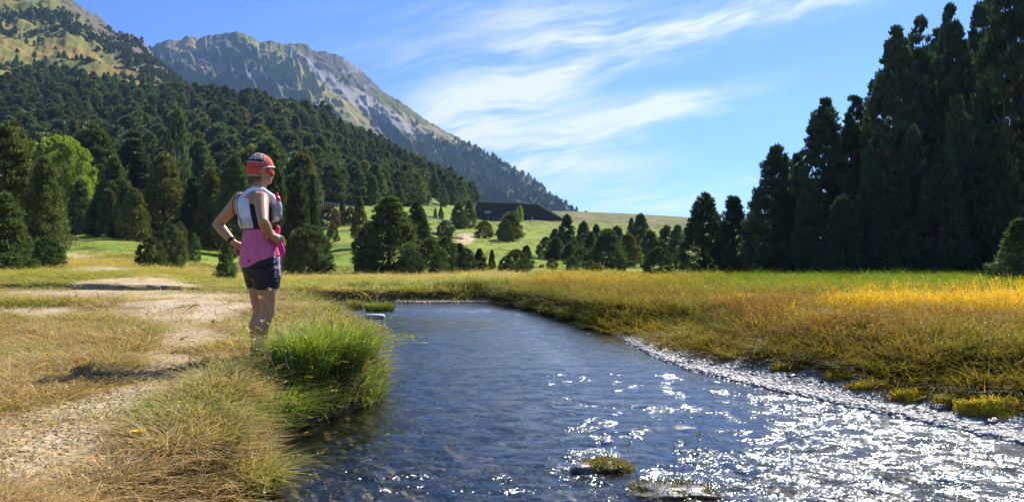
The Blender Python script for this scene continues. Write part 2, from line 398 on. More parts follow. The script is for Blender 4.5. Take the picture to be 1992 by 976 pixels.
def fan(us, ys, y0):
    U, Y = np.meshgrid(us, ys); X = U * (Y + y0); return X, Y
def gridfaces(nr, nc):
    i = np.arange(nr * nc).reshape(nr, nc)
    return np.stack([i[:-1, :-1], i[:-1, 1:], i[1:, 1:], i[1:, :-1]], -1).reshape(-1, 4)
def build_ground():
    us = np.concatenate([np.linspace(-2.4, -1.0, 60, endpoint=False), np.linspace(-1.0, 1.0, 1080), np.linspace(1.0, 2.4, 60)[1:]])
    ys = np.concatenate([np.exp(np.linspace(math.log(3), math.log(46), 640, endpoint=False)) - 6, np.exp(np.linspace(math.log(46), math.log(1310), 460)) - 6])
    X, Y = fan(us, ys, 6)
    sd = riv_sd(X, np.where(Y < 45, Y, 45)); Z = ground(X, Y, sd)
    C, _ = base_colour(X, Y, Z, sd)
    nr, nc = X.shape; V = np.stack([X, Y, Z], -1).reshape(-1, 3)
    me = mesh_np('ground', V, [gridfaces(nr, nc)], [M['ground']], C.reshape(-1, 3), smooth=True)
    tag(link('ground', me), kind='structure')
    # land behind the viewpoint
    W = [(-26, -400), (26, -400), (26, -3.0), (-26, -3.0)]
    me = mesh_np('ground', np.array([(-900, -900, .3), (900, -900, .3), (900, -3.05, .3), (-900, -3.05, .3)]), [np.array([[0, 1, 2, 3]])], [M['ground']], np.tile([.16, .17, .05], (4, 1)))
    tag(link('ground', me), kind='structure')
build_ground()

def build_water():
    us = np.linspace(-.62, .62, 560); ys = np.exp(np.linspace(math.log(1.2 + 3), math.log(21.8 + 3), 560)) - 3
    X, Y = fan(us, ys, 3)
    rp = riffle(X, Y)
    a = .003 + .012 * rp
    Z = a * (perlin(X * 3.1 + .5 * Y, Y * 4.3, 90) + .7 * perlin(X * 7.7, Y * 10.1 + X * 2, 91) + .45 * perlin(X * 17, Y * 21, 92)) * sstep(0, .25, -riv_sd(X, Y) + .1)
    nr, nc = X.shape
    C = np.repeat((.09 + .91 * rp).reshape(-1, 1), 3, 1)
    me = mesh_np('stream', np.stack([X, Y, Z], -1).reshape(-1, 3), [gridfaces(nr, nc)], [M['water']], C, smooth=True)
    tag(link('stream_water', me), kind='structure')
def riffle(x, y):
    px, py = proj(x, y, 0 * x)
    n = fbm(x * .9, y * .55, 95, 4)
    r = .38 + .0 * px
    calm = np.exp(-(((px - 800) / 220) ** 2 + ((py - 632) / 16) ** 2)) * .35
    calm2 = np.exp(-(((px - 1150) / 190) ** 2 + ((py - 690) / 30) ** 2)) * .25
    edge = sstep(90, 10, np.abs(px - np.interp(py, [690, 745, 850], [1290, 1480, 1900]) + 70)) * .3 * sstep(860, 760, py)
    stream = sstep(-.1, .5, n) * .35 + sstep(700, 800, py) * .22 + sstep(1000, 1500, px) * sstep(700, 790, py) * .3 + np.exp(-((py - 612) / 8.0) ** 2) * .35
    n5 = fbm(x * 2.6 + 3, y * 1.5, 96, 4); n6 = fbm(x * .7, y * .45, 97, 3)
    g = sstep(700, 1500, px) * .20 + sstep(1250, 1950, px) * .25 * sstep(700, 820, py) + sstep(820, 976, py) * .12
    k = .10 + g * (.35 + 1.0 * sstep(-.25, .35, n5 + .6 * n6)) + .3 * sstep(.1, .5, n5) * sstep(690, 780, py) * sstep(900, 1200, px) + np.exp(-((py - 605) / 9.0) ** 2) * .35
    k = k + .12 * sstep(-.2, .4, n6) - calm - calm2 - edge * (.6 + .6 * n5)
    return np.clip(k, .02, 1)
build_water()

# ---------------------------------------------------------------- far mountain
RID_X = [150,230,270,295,330,375,385,400,440,475,497,505,525,560,578,597,610,640,665,690,740,800,860,930,985,1010,1040,1055,1080,1110,1140,1200]
RID_Y = [110,112,100,88,71,69,74,66,64,65,74,80,77,84,82,88,97,101,109,126,170,210,250,290,322,334,350,366,386,408,430,445]
def build_mountain():
    pxs = np.linspace(150, 1200, 760); nv = 330
    v = np.linspace(0, 1.35, nv); PXg, Vg = np.meshgrid(pxs, v)
    D1 = np.interp(PXg, [150, 700, 1110, 1200], [2300, 2150, 1500, 1450]); D0 = D1 - np.interp(PXg, [150, 700, 1110, 1200], [1050, 1000, 650, 550])
    ry = np.interp(PXg, RID_X, RID_Y); rn = sstep(.9, 1, Vg) * (perlin(PXg / 9, PXg * 0 + .5, 12) * 2.6 + perlin(PXg / 3.3, PXg * 0 + .5, 13) * 1.0)
    zr = CAMZ + (HY - ry - rn) / FPX * D1; z0 = 6.0
    f = np.clip(Vg, 0, 1); back = np.clip(Vg - 1, 0, 1)
    Y = D0 + (D1 - D0) * f + back * 900
    prof = f ** 1.12
    Z = z0 + (zr - z0) * prof - back * 500
    X = (PXg - CX) / FPX * Y
    # gullies that run down the fall line, coarse buttresses, fine rock
    w = 1.0 * (1 - sstep(.80, .97, f) * .86)
    k = (X + .35 * Y) + 70 * fbm(X / 260, Z / 160, 29, 4)
    amp = np.interp(PXg, [150, 400, 560, 700, 900, 1110], [30, 48, 40, 22, 24, 20]) * sstep(0, .15, f) * w
    scree = sstep(0, 1, 1 - np.abs((PXg - (600 + (Vg * 0 + (zr - Z) / np.maximum(zr, 1)) * 250)) / 75)) * sstep(1, .8, f) * (PXg > 560)
    rd = ridged(k / 330, Y / 420, 21, 6, .5) - .9
    r2 = ridged(X / 60 + Y / 90, Z / 70, 22, 5, .6) - .9
    Z = Z + (amp * rd * 1.25 + amp * .5 * r2) * (1 - .7 * scree)
    px2, py2 = proj(X, Y, Z)
    base = np.zeros(X.shape + (3,)) + np.array([.115, .105, .095])
    c = lerpc(base, (.27, .25, .23), sstep(0, .6, fbm(X / 60, Z / 60, 25, 5)) * .8)
    gx = np.gradient(Z, axis=0) / np.maximum(np.gradient(Y, axis=0), 1)
    grassy = sstep(-.35, .2, fbm(X / 120, Y / 200, 26, 5) + .35 * (1 - sstep(.3, .9, np.abs(gx))) - .15)
    c = lerpc(c, (.13, .14, .03), grassy * .95)
    def blob(cx, cy, rx, ry_, ang, amp_):
        a = R(ang); du = px2 - cx; dv = -(py2 - cy)
        p = (du * math.cos(a) + dv * math.sin(a)) / rx; q = (dv * math.cos(a) - du * math.sin(a)) / ry_
        return amp_ * sstep(1.4, .4, p * p + q * q + .5 * fbm(X / 40, Z / 40, 27, 4))
    for (cx, cy, rx, ry_, ang, a, col) in [
        (365, 88, 45, 18, 0, .95, (.38, .28, .12)), (345, 105, 60, 12, -30, .6, (.28, .26, .12)),
        (610, 165, 150, 22, -35, 1, (.36, .30, .09)), (700, 195, 90, 16, -32, .9, (.40, .28, .12)), (545, 130, 30, 25, -40, .7, (.22, .25, .10)),
        (655, 165, 120, 13, -36, .95, (.30, .29, .28)), (755, 222, 90, 14, -33, .9, (.33, .31, .27)), (820, 250, 90, 8, -33, .8, (.36, .31, .17)),
        (880, 275, 70, 7, -32, .8, (.38, .31, .18)), (700, 122, 60, 8, -42, .5, (.30, .22, .13)), (450, 110, 80, 25, 0, .5, (.12, .115, .11)), (390, 135, 18, 14, 0, .9, (.40, .25, .17)),
        (1030, 370, 45, 25, 0, .8, (.36, .33, .32)), (950, 345, 40, 20, 0, .5, (.33, .31, .30))]:
        c = lerpc(c, col, blob(cx, cy, rx, ry_, ang, a))
    fl = sstep(-4, 12, py2 - np.interp(px2, [780, 850, 900, 960, 1110], [215, 272, 292, 318, 414])) * sstep(790, 850, px2)
    fl = fl * sstep(.35, 0, fbm(X / 50, Z / 40, 28, 4) - .05)
    fl = np.maximum(fl, sstep(10, 40, py2 - np.interp(px2, [280, 400, 500, 600, 720], [90, 165, 200, 220, 260])) * .8)
    c = lerpc(c, (.06, .075, .035), fl * .9)
    nr, nc = X.shape
    me = mesh_np('mountain', np.stack([X, Y, Z], -1).reshape(-1, 3), [gridfaces(nr, nc)], [M['rock']], c.reshape(-1, 3), smooth=True)
    tag(link('mountain', me), kind='structure')
    return X, Y, Z, px2, py2, fl, f
MT = build_mountain()
# air
def f(t): return None
hm = bpy.data.materials.new('haze'); hm.use_nodes = True; t = NT(hm.node_tree); t.n.clear(); out = t.node('ShaderNodeOutputMaterial')
vp = t.node('ShaderNodeVolumePrincipled'); vp.inputs['Color'].default_value = (.36, .62, 1, 1); vp.inputs['Density'].default_value = .00008; vp.inputs['Anisotropy'].default_value = .35
t.put(out.inputs['Volume'], vp.outputs[0])
def box_np(name, lo, hi, m):
    V = np.array([(a, b, c) for a in (lo[0], hi[0]) for b in (lo[1], hi[1]) for c in (lo[2], hi[2])], float)
    F = np.array([[0, 1, 3, 2], [4, 6, 7, 5], [0, 4, 5, 1], [2, 3, 7, 6], [0, 2, 6, 4], [1, 5, 7, 3]])
    return mesh_np(name, V, [F], [m])
_mz = float(min(MT[2].min(), -60)) - 1
tag(link('haze', box_np('haze', (-4200, -950, _mz), (4200, 3700, float(MT[2].max()) + 40), hm)), kind='stuff')
# ---------------------------------------------------------------- trees
def unit(v): return v / np.maximum(np.linalg.norm(v, axis=-1, keepdims=True), 1e-6)
def prof_col(t): return np.clip(np.minimum((t + .06) * 4.5, 1) * (1 - t) ** .55 * 1.12, .03, 1)
def prof_cone(t): return np.clip(np.minimum((t + .04) * 5, 1) * (1 - t) ** .8 * 1.05, .02, 1)
def prof_bush(t): return np.clip(np.sin(np.pi * np.clip(t * .8 + .2, 0, 1)) ** .6, .08, 1)
def prof_ball(t): return np.clip(np.sqrt(np.clip(1 - (2 * t - 1) ** 2, 0, 1)), .1, 1)
def prof_tall(t): return np.clip((.62 + .38 * np.sin(t * 9)) * 0 + np.minimum((t + .25) * 1.8, 1) * (1 - t ** 3.2) ** .8, .05, 1)
def crown_np(seed, prof, ncl, ntri, size, lump=.3, base=.06, cr=.1, up=.75, elong=1.6, inner=.25, lobes=0):
    """foliage for a tree of height 1 and crown radius 1 (scaled later). Many small needle sprays spread over clumps."""
    r = np.random.default_rng(seed)
    t = base + (1 - base) * r.random(ncl) ** .92
    th = r.random(ncl) * 2 * np.pi
    tt = (t - base) / (1 - base)
    lf = 1 + lump * perlin(th * 1.1 + seed, t * 7, seed) + lump * .5 * perlin(th * 3 + seed, t * 17, seed + 1)
    rad = prof(tt) * lf
    rr = rad * np.where(r.random(ncl) < inner, r.random(ncl) ** .5 * .8, .82 + .2 * r.random(ncl))
    C = np.stack([rr * np.cos(th), rr * np.sin(th), t], -1)
    cs = cr * (.6 + .8 * r.random(ncl)) * (.45 + .55 * (1 - tt))
    if lobes:
        # several leaders: tops of different height, as in an old many-stemmed pine
        la = r.random(lobes) * 2 * np.pi; lh = .82 + .18 * r.random(lobes)
        lh[0] = 1
        k = r.integers(0, lobes, ncl); up_ = tt > .55
        C[:, 2] = np.where(up_, C[:, 2] * lh[k], C[:, 2])
        C[:, 0] += np.where(up_, .22 * np.cos(la[k]) * (tt - .4), 0); C[:, 1] += np.where(up_, .22 * np.sin(la[k]) * (tt - .4), 0)
    n = ncl * ntri
    ci = np.repeat(np.arange(ncl), ntri)
    d = unit(r.normal(size=(n, 3))); 
    ax = r.random(n) ** .4
    P = C[ci] + d * (cs[ci] * ax)[:, None] * np.array([1.0, 1.0, .62]) * ASP(1)
    out = np.stack([np.cos(th[ci]), np.sin(th[ci]), np.zeros(n)], -1)
    tip = unit(out * .55 + d * .6 + np.array([0, 0, up]) + r.normal(size=(n, 3)) * .35)
    side = unit(np.cross(tip, unit(r.normal(size=(n, 3)) + .01)))
    s = size * (.6 + .8 * r.random(n))
    return P, tip, side, s, elong, C, cs, r, ci
_asp = [np.array([1.0, 1.0, 1.0])]
def ASP(x): return _asp[0]
def tree_meshes(name, seed, H, W, kind='pine', ncl=160, ntri=90, leaf=.2, trunk=True, mleaf=None, **kw):
    """real-size tree mesh pair (crown, trunk) of height H and crown width W"""
    rad = W / 2
    _asp[0] = np.array([1.0, 1.0, 1.0])
    prof = {'pine': prof_col, 'cone': prof_cone, 'bush': prof_bush, 'ball': prof_ball, 'tall': prof_tall}[kind]
    r = np.random.default_rng(seed)
    P, tip, side, s, el, C, cs, r2, ci = crown_np(seed, prof, ncl, ntri, 1.0, **kw)
    crm = kw.get('cr', .1)
    S = np.array([rad, rad, H])
    # clump offsets were unit; rebuild in metres so that sprays keep their shape
    Cm = C * S
    off = (P - C[ci]) / crm * (crm * 2 * min(H * .5, rad * 1.6))
    Pm = Cm[ci] + off
    L = leaf * (.6 + .8 * r2.random(len(Pm)))
    tipv = unit(tip) * (L * el * .62)[:, None]; sv = side * (L * .33)[:, None]
    V = np.stack([Pm - sv, Pm + sv, Pm + tipv], 1).reshape(-1, 3)
    V[:, 2] = np.maximum(V[:, 2], .02)
    F = np.arange(len(V)).reshape(-1, 3)
    cv = .72 + .56 * r2.random(len(C)); hv = r2.random(len(C))
    tc = np.stack([cv * (1 + .25 * (hv - .5)), cv, cv * (1 - .2 * (hv - .5))], -1)[ci] * (.8 + .4 * r2.random(len(ci)))[:, None]
    cme = mesh_np(name + '_crown', V, [F], [mleaf or M['pine']], np.repeat(tc, 3, 0))
    if not trunk: return cme, None
    # trunk and limbs
    segs = []
    tr = max(.05, H * .022)
    pts = [np.array([0, 0, -.15])]
    for k in range(1, 7): pts.append(np.array([r.normal() * .012 * H, r.normal() * .012 * H, H * .93 * k / 6]))
    for k in range(6): segs.append((pts[k], pts[k + 1], tr * (1.25 if k == 0 else 1 - k / 6.5), tr * (1 - (k + 1) / 6.5)))
    for q in r.permutation(len(C))[:min(46, len(C))]:
        e = Cm[q]; z0 = max(.03 * H, e[2] - .12 * H - r.random() * .05 * H); k = z0 / H
        a = np.array([np.interp(z0, [p[2] for p in pts], [p[0] for p in pts]), np.interp(z0, [p[2] for p in pts], [p[1] for p in pts]), z0])
        lr = tr * .32 * (1 - k * .7); mid = (a + e) / 2 + np.array([0, 0, -.02 * H])
        segs.append((a, mid, lr, lr * .7)); segs.append((mid, e, lr * .7, lr * .25))
    tme = tubes_mesh(name + '_trunk', segs, M['bark'], 7)
    return cme, tme
def tubes_mesh(name, segs, m, n=6):
    V = []; F = []
    for a, b, ra, rb in segs:
        a = np.asarray(a, float); b = np.asarray(b, float); d = unit(b - a)
        u = unit(np.cross(d, [0.31, .9, .2])); w = np.cross(d, u); o = len(V)
        for p, rr in ((a, ra), (b, rb)):
            for i in range(n):
                an = 2 * np.pi * i / n; V.append(p + rr * (u * np.cos(an) + w * np.sin(an)))
        for i in range(n): F.append((o + i, o + (i + 1) % n, o + n + (i + 1) % n, o + n + i))
    return mesh_np(name, np.array(V), [np.array(F)], [m], np.ones((len(V), 3)), smooth=True)
# prototypes by size class: (H, W) real sizes so that needles keep their scale
PROT = {}
def proto(key, H, W, kinds, n, **kw):
    PROT[key] = [(tree_meshes('pine_tree', 100 + hash_(key) + i * 7, H, W, kinds[i % len(kinds)], **kw), H, W) for i in range(n)]
def hash_(s): return sum(ord(c) * (i + 3) for i, c in enumerate(s)) % 997
proto('tall', 15, 5.2, ['tall'], 4, ncl=520, ntri=58, leaf=.27, cr=.075, lump=.5, inner=.12, base=.03, lobes=4)
proto('mid', 9, 4.6, ['pine', 'cone', 'pine'], 4, ncl=400, ntri=52, leaf=.21, cr=.085, lump=.24, inner=.2, base=.03, lobes=2)
proto('small', 4, 2.4, ['pine', 'cone', 'pine'], 4, ncl=190, ntri=48, leaf=.15, cr=.12, lump=.22, inner=.15, base=.02)
proto('bush', 2.4, 3.0, ['bush'], 4, ncl=190, ntri=52, leaf=.13, cr=.14, lump=.25, inner=.15, base=.0, up=.9)
proto('far', 11, 5.0, ['pine', 'cone', 'tall', 'pine'], 7, ncl=110, ntri=28, leaf=.6, cr=.13, lump=.3, inner=.15, base=.02)
def tree(px, d, top, wpx, key, label, group=None, cat='pine tree', name='pine_tree', m=None, base=None, v=None, single=False):
    """stand a tree at distance d whose top reaches image height `top` as seen from the path"""
    x = sx(px, d); y = d; z = float(ground(np.array([x]), np.array([y]))[0])
    H = sz(top, d) - z; W = wpx / FPX * d
    k = (int(px * 7 + d * 3) if v is None else v) % len(PROT[key])
    (cme, tme), h0, w0 = PROT[key][k]
    if m is not None:
        nm = (key, k, m.name)
        if nm not in _mc: c2 = cme.copy(); c2.materials.clear(); c2.materials.append(m); _mc[nm] = c2
        cme = _mc[nm]
    o = empty(name, (x, y, z - .03), rnd.random() * 6.283); o.scale = (W / w0, W / w0, H / h0)
    tag(o, label, cat, group)
    link('trunk', tme, o); link('crown', cme, o)
    return o
_mc = {}
rnd = random.Random(5)
# --- the tall stand on the right
TALL = [
 (1368,64,377,92,'mid','dark two-topped pine at the left end of the right-hand stand, open sky to its left'),
 (1428,62,383,88,'mid','dark pine close beside the two-topped one, bright gap of meadow at its right foot'),
 (1505,58,286,112,'mid','rounded pine standing up at the left shoulder of the stand, light holes below'),
 (1548,60,300,70,'mid','narrow pine squeezed in just right of the rounded shoulder pine'),
 (1606,56,194,112,'tall','domed pine that forms the first high step of the stand skyline'),
 (1660,58,184,88,'tall','ragged pine between the domed pine and the big pair, bare leaning trunk under it'),
 (1735,55,58,112,'tall','broad round-headed tall pine with sky holes high in its crown'),
 (1795,57,32,100,'tall','flat-topped tall pine joined to the round-headed one by a narrow gap of sky'),
 (1855,54,14,100,'tall','pointed very tall pine just right of the flat-topped one'),
 (1900,60,8,80,'tall','thin-crowned tall pine peeping behind the pointed one against the sky'),
 (1965,50,-90,130,'tall','tallest and darkest pine, its top above the frame at the right edge'),
 (2060,52,-60,130,'tall','huge dark pine cut by the right edge of the frame'),
 (1575,53,350,62,'mid','lower dark pine filling the front of the stand below the domed pine'),
 (1690,51,290,66,'mid','dense dark pine in front of the broad round-headed tall one'),
 (1775,50,250,70,'mid','deep-shaded pine in front of the flat-topped one'),
 (1870,49,190,80,'mid','deep-shaded pine in front of the pointed one, skirts down to the grass'),
 (1640,50,380,80,'mid','short skirted pine at the foot of the ragged one'),
 (1470,66,395,62,'mid','small pine behind the gap between the left pair and the shoulder pine'),
 (1530,66,360,90,'mid','pine half hidden behind the shoulder pine'),
 (1700,66,160,110,'tall','tall pine hidden behind the ragged pine and the round-headed one'),
 (1830,66,60,120,'tall','tall pine behind the flat-topped and the pointed ones'),
 (1930,62,-10,120,'tall','tall pine close behind the tallest one'),
 (1740,49,330,90,'mid','low dark pine at the meadow edge below the round-headed one'),
 (1830,47.5,300,100,'mid','low dark pine at the meadow edge below the flat-topped one'),
 (1930,47,260,110,'mid','low dark pine at the meadow edge below the tallest one')]
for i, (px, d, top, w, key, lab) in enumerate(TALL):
    tree(px, d, top, w * .98, key, lab, 'tall pines of the dark stand on the right', v=i, m=M['pine_shaded'])
tree(1985, 27, 428, 100, 'small', 'lighter green young pine in front of the dark stand at the right edge', m=M['pine_lighter'], v=1)
# --- left edge group
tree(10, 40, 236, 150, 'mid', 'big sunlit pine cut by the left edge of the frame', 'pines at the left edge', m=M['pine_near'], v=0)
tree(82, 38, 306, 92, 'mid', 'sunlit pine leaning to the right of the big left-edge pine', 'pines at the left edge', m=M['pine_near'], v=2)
tree(8, 31, 378, 85, 'small', 'lower bright pine in front of the big left-edge pine', 'pines at the left edge', m=M['pine_lighter'], v=0)
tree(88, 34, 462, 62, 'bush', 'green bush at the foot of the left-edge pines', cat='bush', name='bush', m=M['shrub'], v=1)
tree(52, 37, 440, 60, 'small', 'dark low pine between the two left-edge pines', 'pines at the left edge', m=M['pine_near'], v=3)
tree(22, 30, 492, 90, 'bush', 'low green bush at the far left above the dry turf', cat='bush', name='bush', m=M['shrub'], v=2)
# bright broadleaf tree
cme, tme = tree_meshes('broadleaf_tree', 77, 9.0, 8.6, 'ball', ncl=520, ntri=80, leaf=.26, mleaf=M['leaf'], cr=.09, lump=.16, inner=.1, base=.12, up=.3, elong=1.1)
o = empty('broadleaf_tree', (sx(119, 112), 112, float(ground(np.array([sx(119, 112)]), np.array([112.]))[0]) - .1)); zt = sz(268, 112) - o.location.z; o.scale = (1, 1, zt / 9.0)
tag(o, 'round bright yellow-green broadleaf tree among the dark pines on the left', 'tree'); link('trunk', tme, o); link('crown', cme, o)
# --- trees and bushes that can be told apart, (px, distance, top, width, class, label, material)
MID = [
 (155,104,352,46,'small','dark pine right under the bright broadleaf tree',None), (183,100,392,40,'small','small pine left of the triangular one at the meadow edge',None),
 (212,99,368,44,'small','slim pine at the meadow edge with a sunny terrace above it',None), (262,92,370,58,'small','broad triangular pine at the back edge of the left meadow',None),
 (240,97,352,34,'small','narrow dark pine behind the triangular one',None), (135,102,415,34,'bush','low bush at the left end of the meadow edge',None),
 (290,95,430,30,'bush','small bush at the right foot of the triangular pine',None), (228,96,420,34,'bush','small bush at the left foot of the triangular pine',None),
 (294,43,462,58,'bush','spiky dark dwarf pine in the left meadow, left one of the close pair',None), (336,45,440,58,'bush','rounder taller dwarf pine in the left meadow, right one of the close pair',None),
 (350,74,434,34,'bush','small bush behind the close pair in the left meadow',None), (378,66,456,27,'bush','lone small round bush in the left meadow',None),
 (320,100,296,84,'mid','large rounded pine that stands in front of the forest left of the runner',None), (345,110,215,46,'far','slim pine top rising behind the large rounded pine',None),
 (415,97,330,70,'mid','dark pine directly left of the runner',None), (380,100,345,60,'mid','dark pine between the large rounded one and the runner',None), (455,90,300,80,'mid','dark pine directly behind the runner',None),
 (441,33,466,40,'small','small thin pine with a visible trunk behind the runner left elbow',None),
 (600,52,441,104,'bush','wide dark bushy pine beside the runner shorts, at the meadow edge',None), (577,60,330,60,'mid','tall pine right of the runner shoulder',None), (530,62,300,70,'mid','tall pine behind the runner head',None),
 (608,74,340,42,'mid','narrow pine right of the tall one beside the runner',None), (555,70,420,50,'small','pine low behind the runner shorts',None),
 (641,145,402,46,'bush','rust-tinged shrub below the road guardrail','rust'), (681,150,404,26,'bush','small rusty shrub just right of the larger one below the guardrail','rust'),
 (666,152,384,17,'small','little cone-shaped pine standing before the guardrail',None), (647,124,436,24,'bush','round bush alone on the green slope right of the runner',None), (655,119,458,14,'bush','tiny bush below the round one on the green slope',None),
 (700,110,385,34,'small','slim pine left of the big central pine',None), (715,58,440,60,'bush','shaggy low pine at the left foot of the big central pine',None),
 (757,56,383,122,'mid','big dark central pine with a broad base',None), (813,84,392,62,'mid','dark pine behind and right of the big central one',None), (838,57,466,70,'bush','bushy pine right of the big central one',None),
 (800,53,484,56,'bush','low bush in front of the big central pine',None), (866,60,462,58,'bush','bushy pine in the middle of the hedge of dwarf pines',None), (893,62,474,40,'small','small dark pine right of the hedge middle',None),
 (908,58,484,40,'bush','grey-green dwarf pine near the right end of the hedge',None), (933,60,484,36,'small','dark dwarf pine with a flat top on the hedge right end',None), (957,66,486,14,'small','very slim little pine standing free in the slope grass',None),
 (1004,58,486,58,'bush','broad low pine at the right end of the hedge above the stream bend',None), (1024,68,478,30,'small','small pine with two tips behind the broad low one',None), (985,60,500,34,'bush','low dark bush left of the two-tipped pine',None),
 (942,150,430,40,'bush','round bush on the slope below the dark building, left of the pair',None), (992,146,414,50,'small','tall light-topped pine in front of the dark building',None), (984,138,428,36,'bush','dark round bush in front of the light-topped pine',None),
 (866,130,430,36,'bush','bush on the slope right of the central pines',None), (893,170,393,34,'small','pine clump left of the dark building',None), (913,175,390,30,'small','pine touching the left end of the dark building',None), (858,205,402,10,'small','tiny cone-shaped pine on the sunny upper slope',None), (847,203,404,8,'small','tiniest pine on the sunny upper slope',None),
 (1011,232,400,16,'bush','pale green shrub against the dark building wall','leaf'), (1000,170,412,20,'bush','grey-green shrub at the foot of the dark building','shrub'),
 (1063,100,462,40,'bush','bush at the left end of the far pine grove',None), (1053,78,514,12,'bush','tiny bush in the grass before the grove',None), (1074,74,502,24,'bush','small round bush before the grove, left one',None), (1114,72,499,28,'bush','small round bush before the grove, second from its left',None),
 (1150,68,506,30,'bush','spiky low bush before the grove',None), (1164,66,512,18,'bush','tiny dark bush beside the spiky low one',None), (1209,76,500,22,'bush','small green bush before the grove with pale stones beside it','shrub'),
 (1281,56,482,64,'bush','wide dome-shaped dark pine casting a shadow, left of the tall pair',None), (1322,80,494,26,'bush','low bush in the gap beside the tall pair','shrub'),
 (1082,100,462,44,'small','dark cone pine at the left front of the grove',None), (1103,118,418,40,'small','pointed pine standing highest on the left of the grove',None), (1135,122,432,36,'small','dark round-topped pine second from the left at the back of the grove',None),
 (1108,92,474,36,'small','pine at the left front of the grove with bleached stems',None), (1150,100,452,46,'small','wide pine left of the middle of the grove',None), (1182,86,446,66,'small','largest dark pine in the middle of the grove',None),
 (1222,92,456,50,'small','wide pine right of the middle of the grove',None), (1246,120,418,42,'small','highest pine at the back right of the grove',None), (1228,124,426,28,'small','slim pine left of the highest back right one',None),
 (1265,110,448,44,'small','grey-green pine at the right side of the grove',None), (1296,112,440,46,'small','pine near the right end of the grove',None), (1318,108,440,40,'small','last pine of the grove before the tall pair',None),
 (1160,128,438,34,'small','pine behind the middle of the grove',None), (1200,130,440,38,'small','greenish pine at the back of the grove middle',None), (1132,86,482,40,'bush','low pine in front of the grove left half',None), (1080,120,446,30,'small','small pine behind the left end of the grove',None)]
for i, (px, d, top, w, key, lab, mt) in enumerate(MID):
    b = key == 'bush'
    tree(px, d, top, w * (.88 if b else .96), key, lab, None, 'bush' if b else 'pine tree', 'bush' if b else 'pine_tree', m=M[mt] if mt else None, v=i)

# --- forest on the left hill
def scatter_forest():
    r = np.random.default_rng(8); P = []
    n = 15000
    y = np.sqrt(r.random(n) * (600 ** 2 - 100 ** 2) + 100 ** 2); x = sx(r.random(n) * 1300 - 300, y)
    z = ground(x, y); px, py = proj(x, y, z)
    ok = forestmask(px, py, y) & (fbm(x / 38, y / 38, 62, 3) < .43)
    ok &= ~((px > 178) & (px < 250) & (py > 372) & (py < 396)) & ~((px > 0) & (px < 80) & (py > 222) & (py < 240)) & ~((px > 70) & (px < 165) & (y < 125))
    x, y, z, px, py = x[ok], y[ok], z[ok], px[ok], py[ok]
    order = np.argsort(y); keep = []
    cell = {}
    for i in order:
        s = 5.6 + y[i] * .0025 - 1.8 * (px[i] > 640); k = (int(x[i] // 7), int(y[i] // 7)); good = True
        for a in (-1, 0, 1):
            for b in (-1, 0, 1):
                for j in cell.get((k[0] + a, k[1] + b), ()):
                    if (x[i] - x[j]) ** 2 + (y[i] - y[j]) ** 2 < s * s: good = False; break
        if good: cell.setdefault(k, []).append(i); keep.append(i)
    return x[keep], y[keep], z[keep], px[keep], py[keep]
fx, fy, fz, fpx, fpy = scatter_forest()
vis = (fpx > -20)
NIND = 205
idx = np.argsort(np.where(vis, fy, 1e9))[:NIND]; rest = np.setdiff1d(np.arange(len(fx)), idx)
for q, i in enumerate(idx):
    key = 'mid' if fy[i] < 150 else 'far'
    (cme, tme), h0, w0 = PROT[key][q % len(PROT[key])]
    H = (10 + 7.5 * rnd.random()) * (.66 if fpx[i] > 640 else 1) * (.65 if fpy[i] > 440 else 1); W = H * (.44 + .22 * rnd.random())
    o = empty('pine_tree', (fx[i], fy[i], fz[i] - .1), rnd.random() * 6.28); o.scale = (W / w0, W / w0, H / h0)
    tag(o, 'dark green pine in the dense forest on the left hillside', 'pine tree', 'pines of the forest on the left hillside')
    link('crown', cme, o); link('trunk', tme, o)

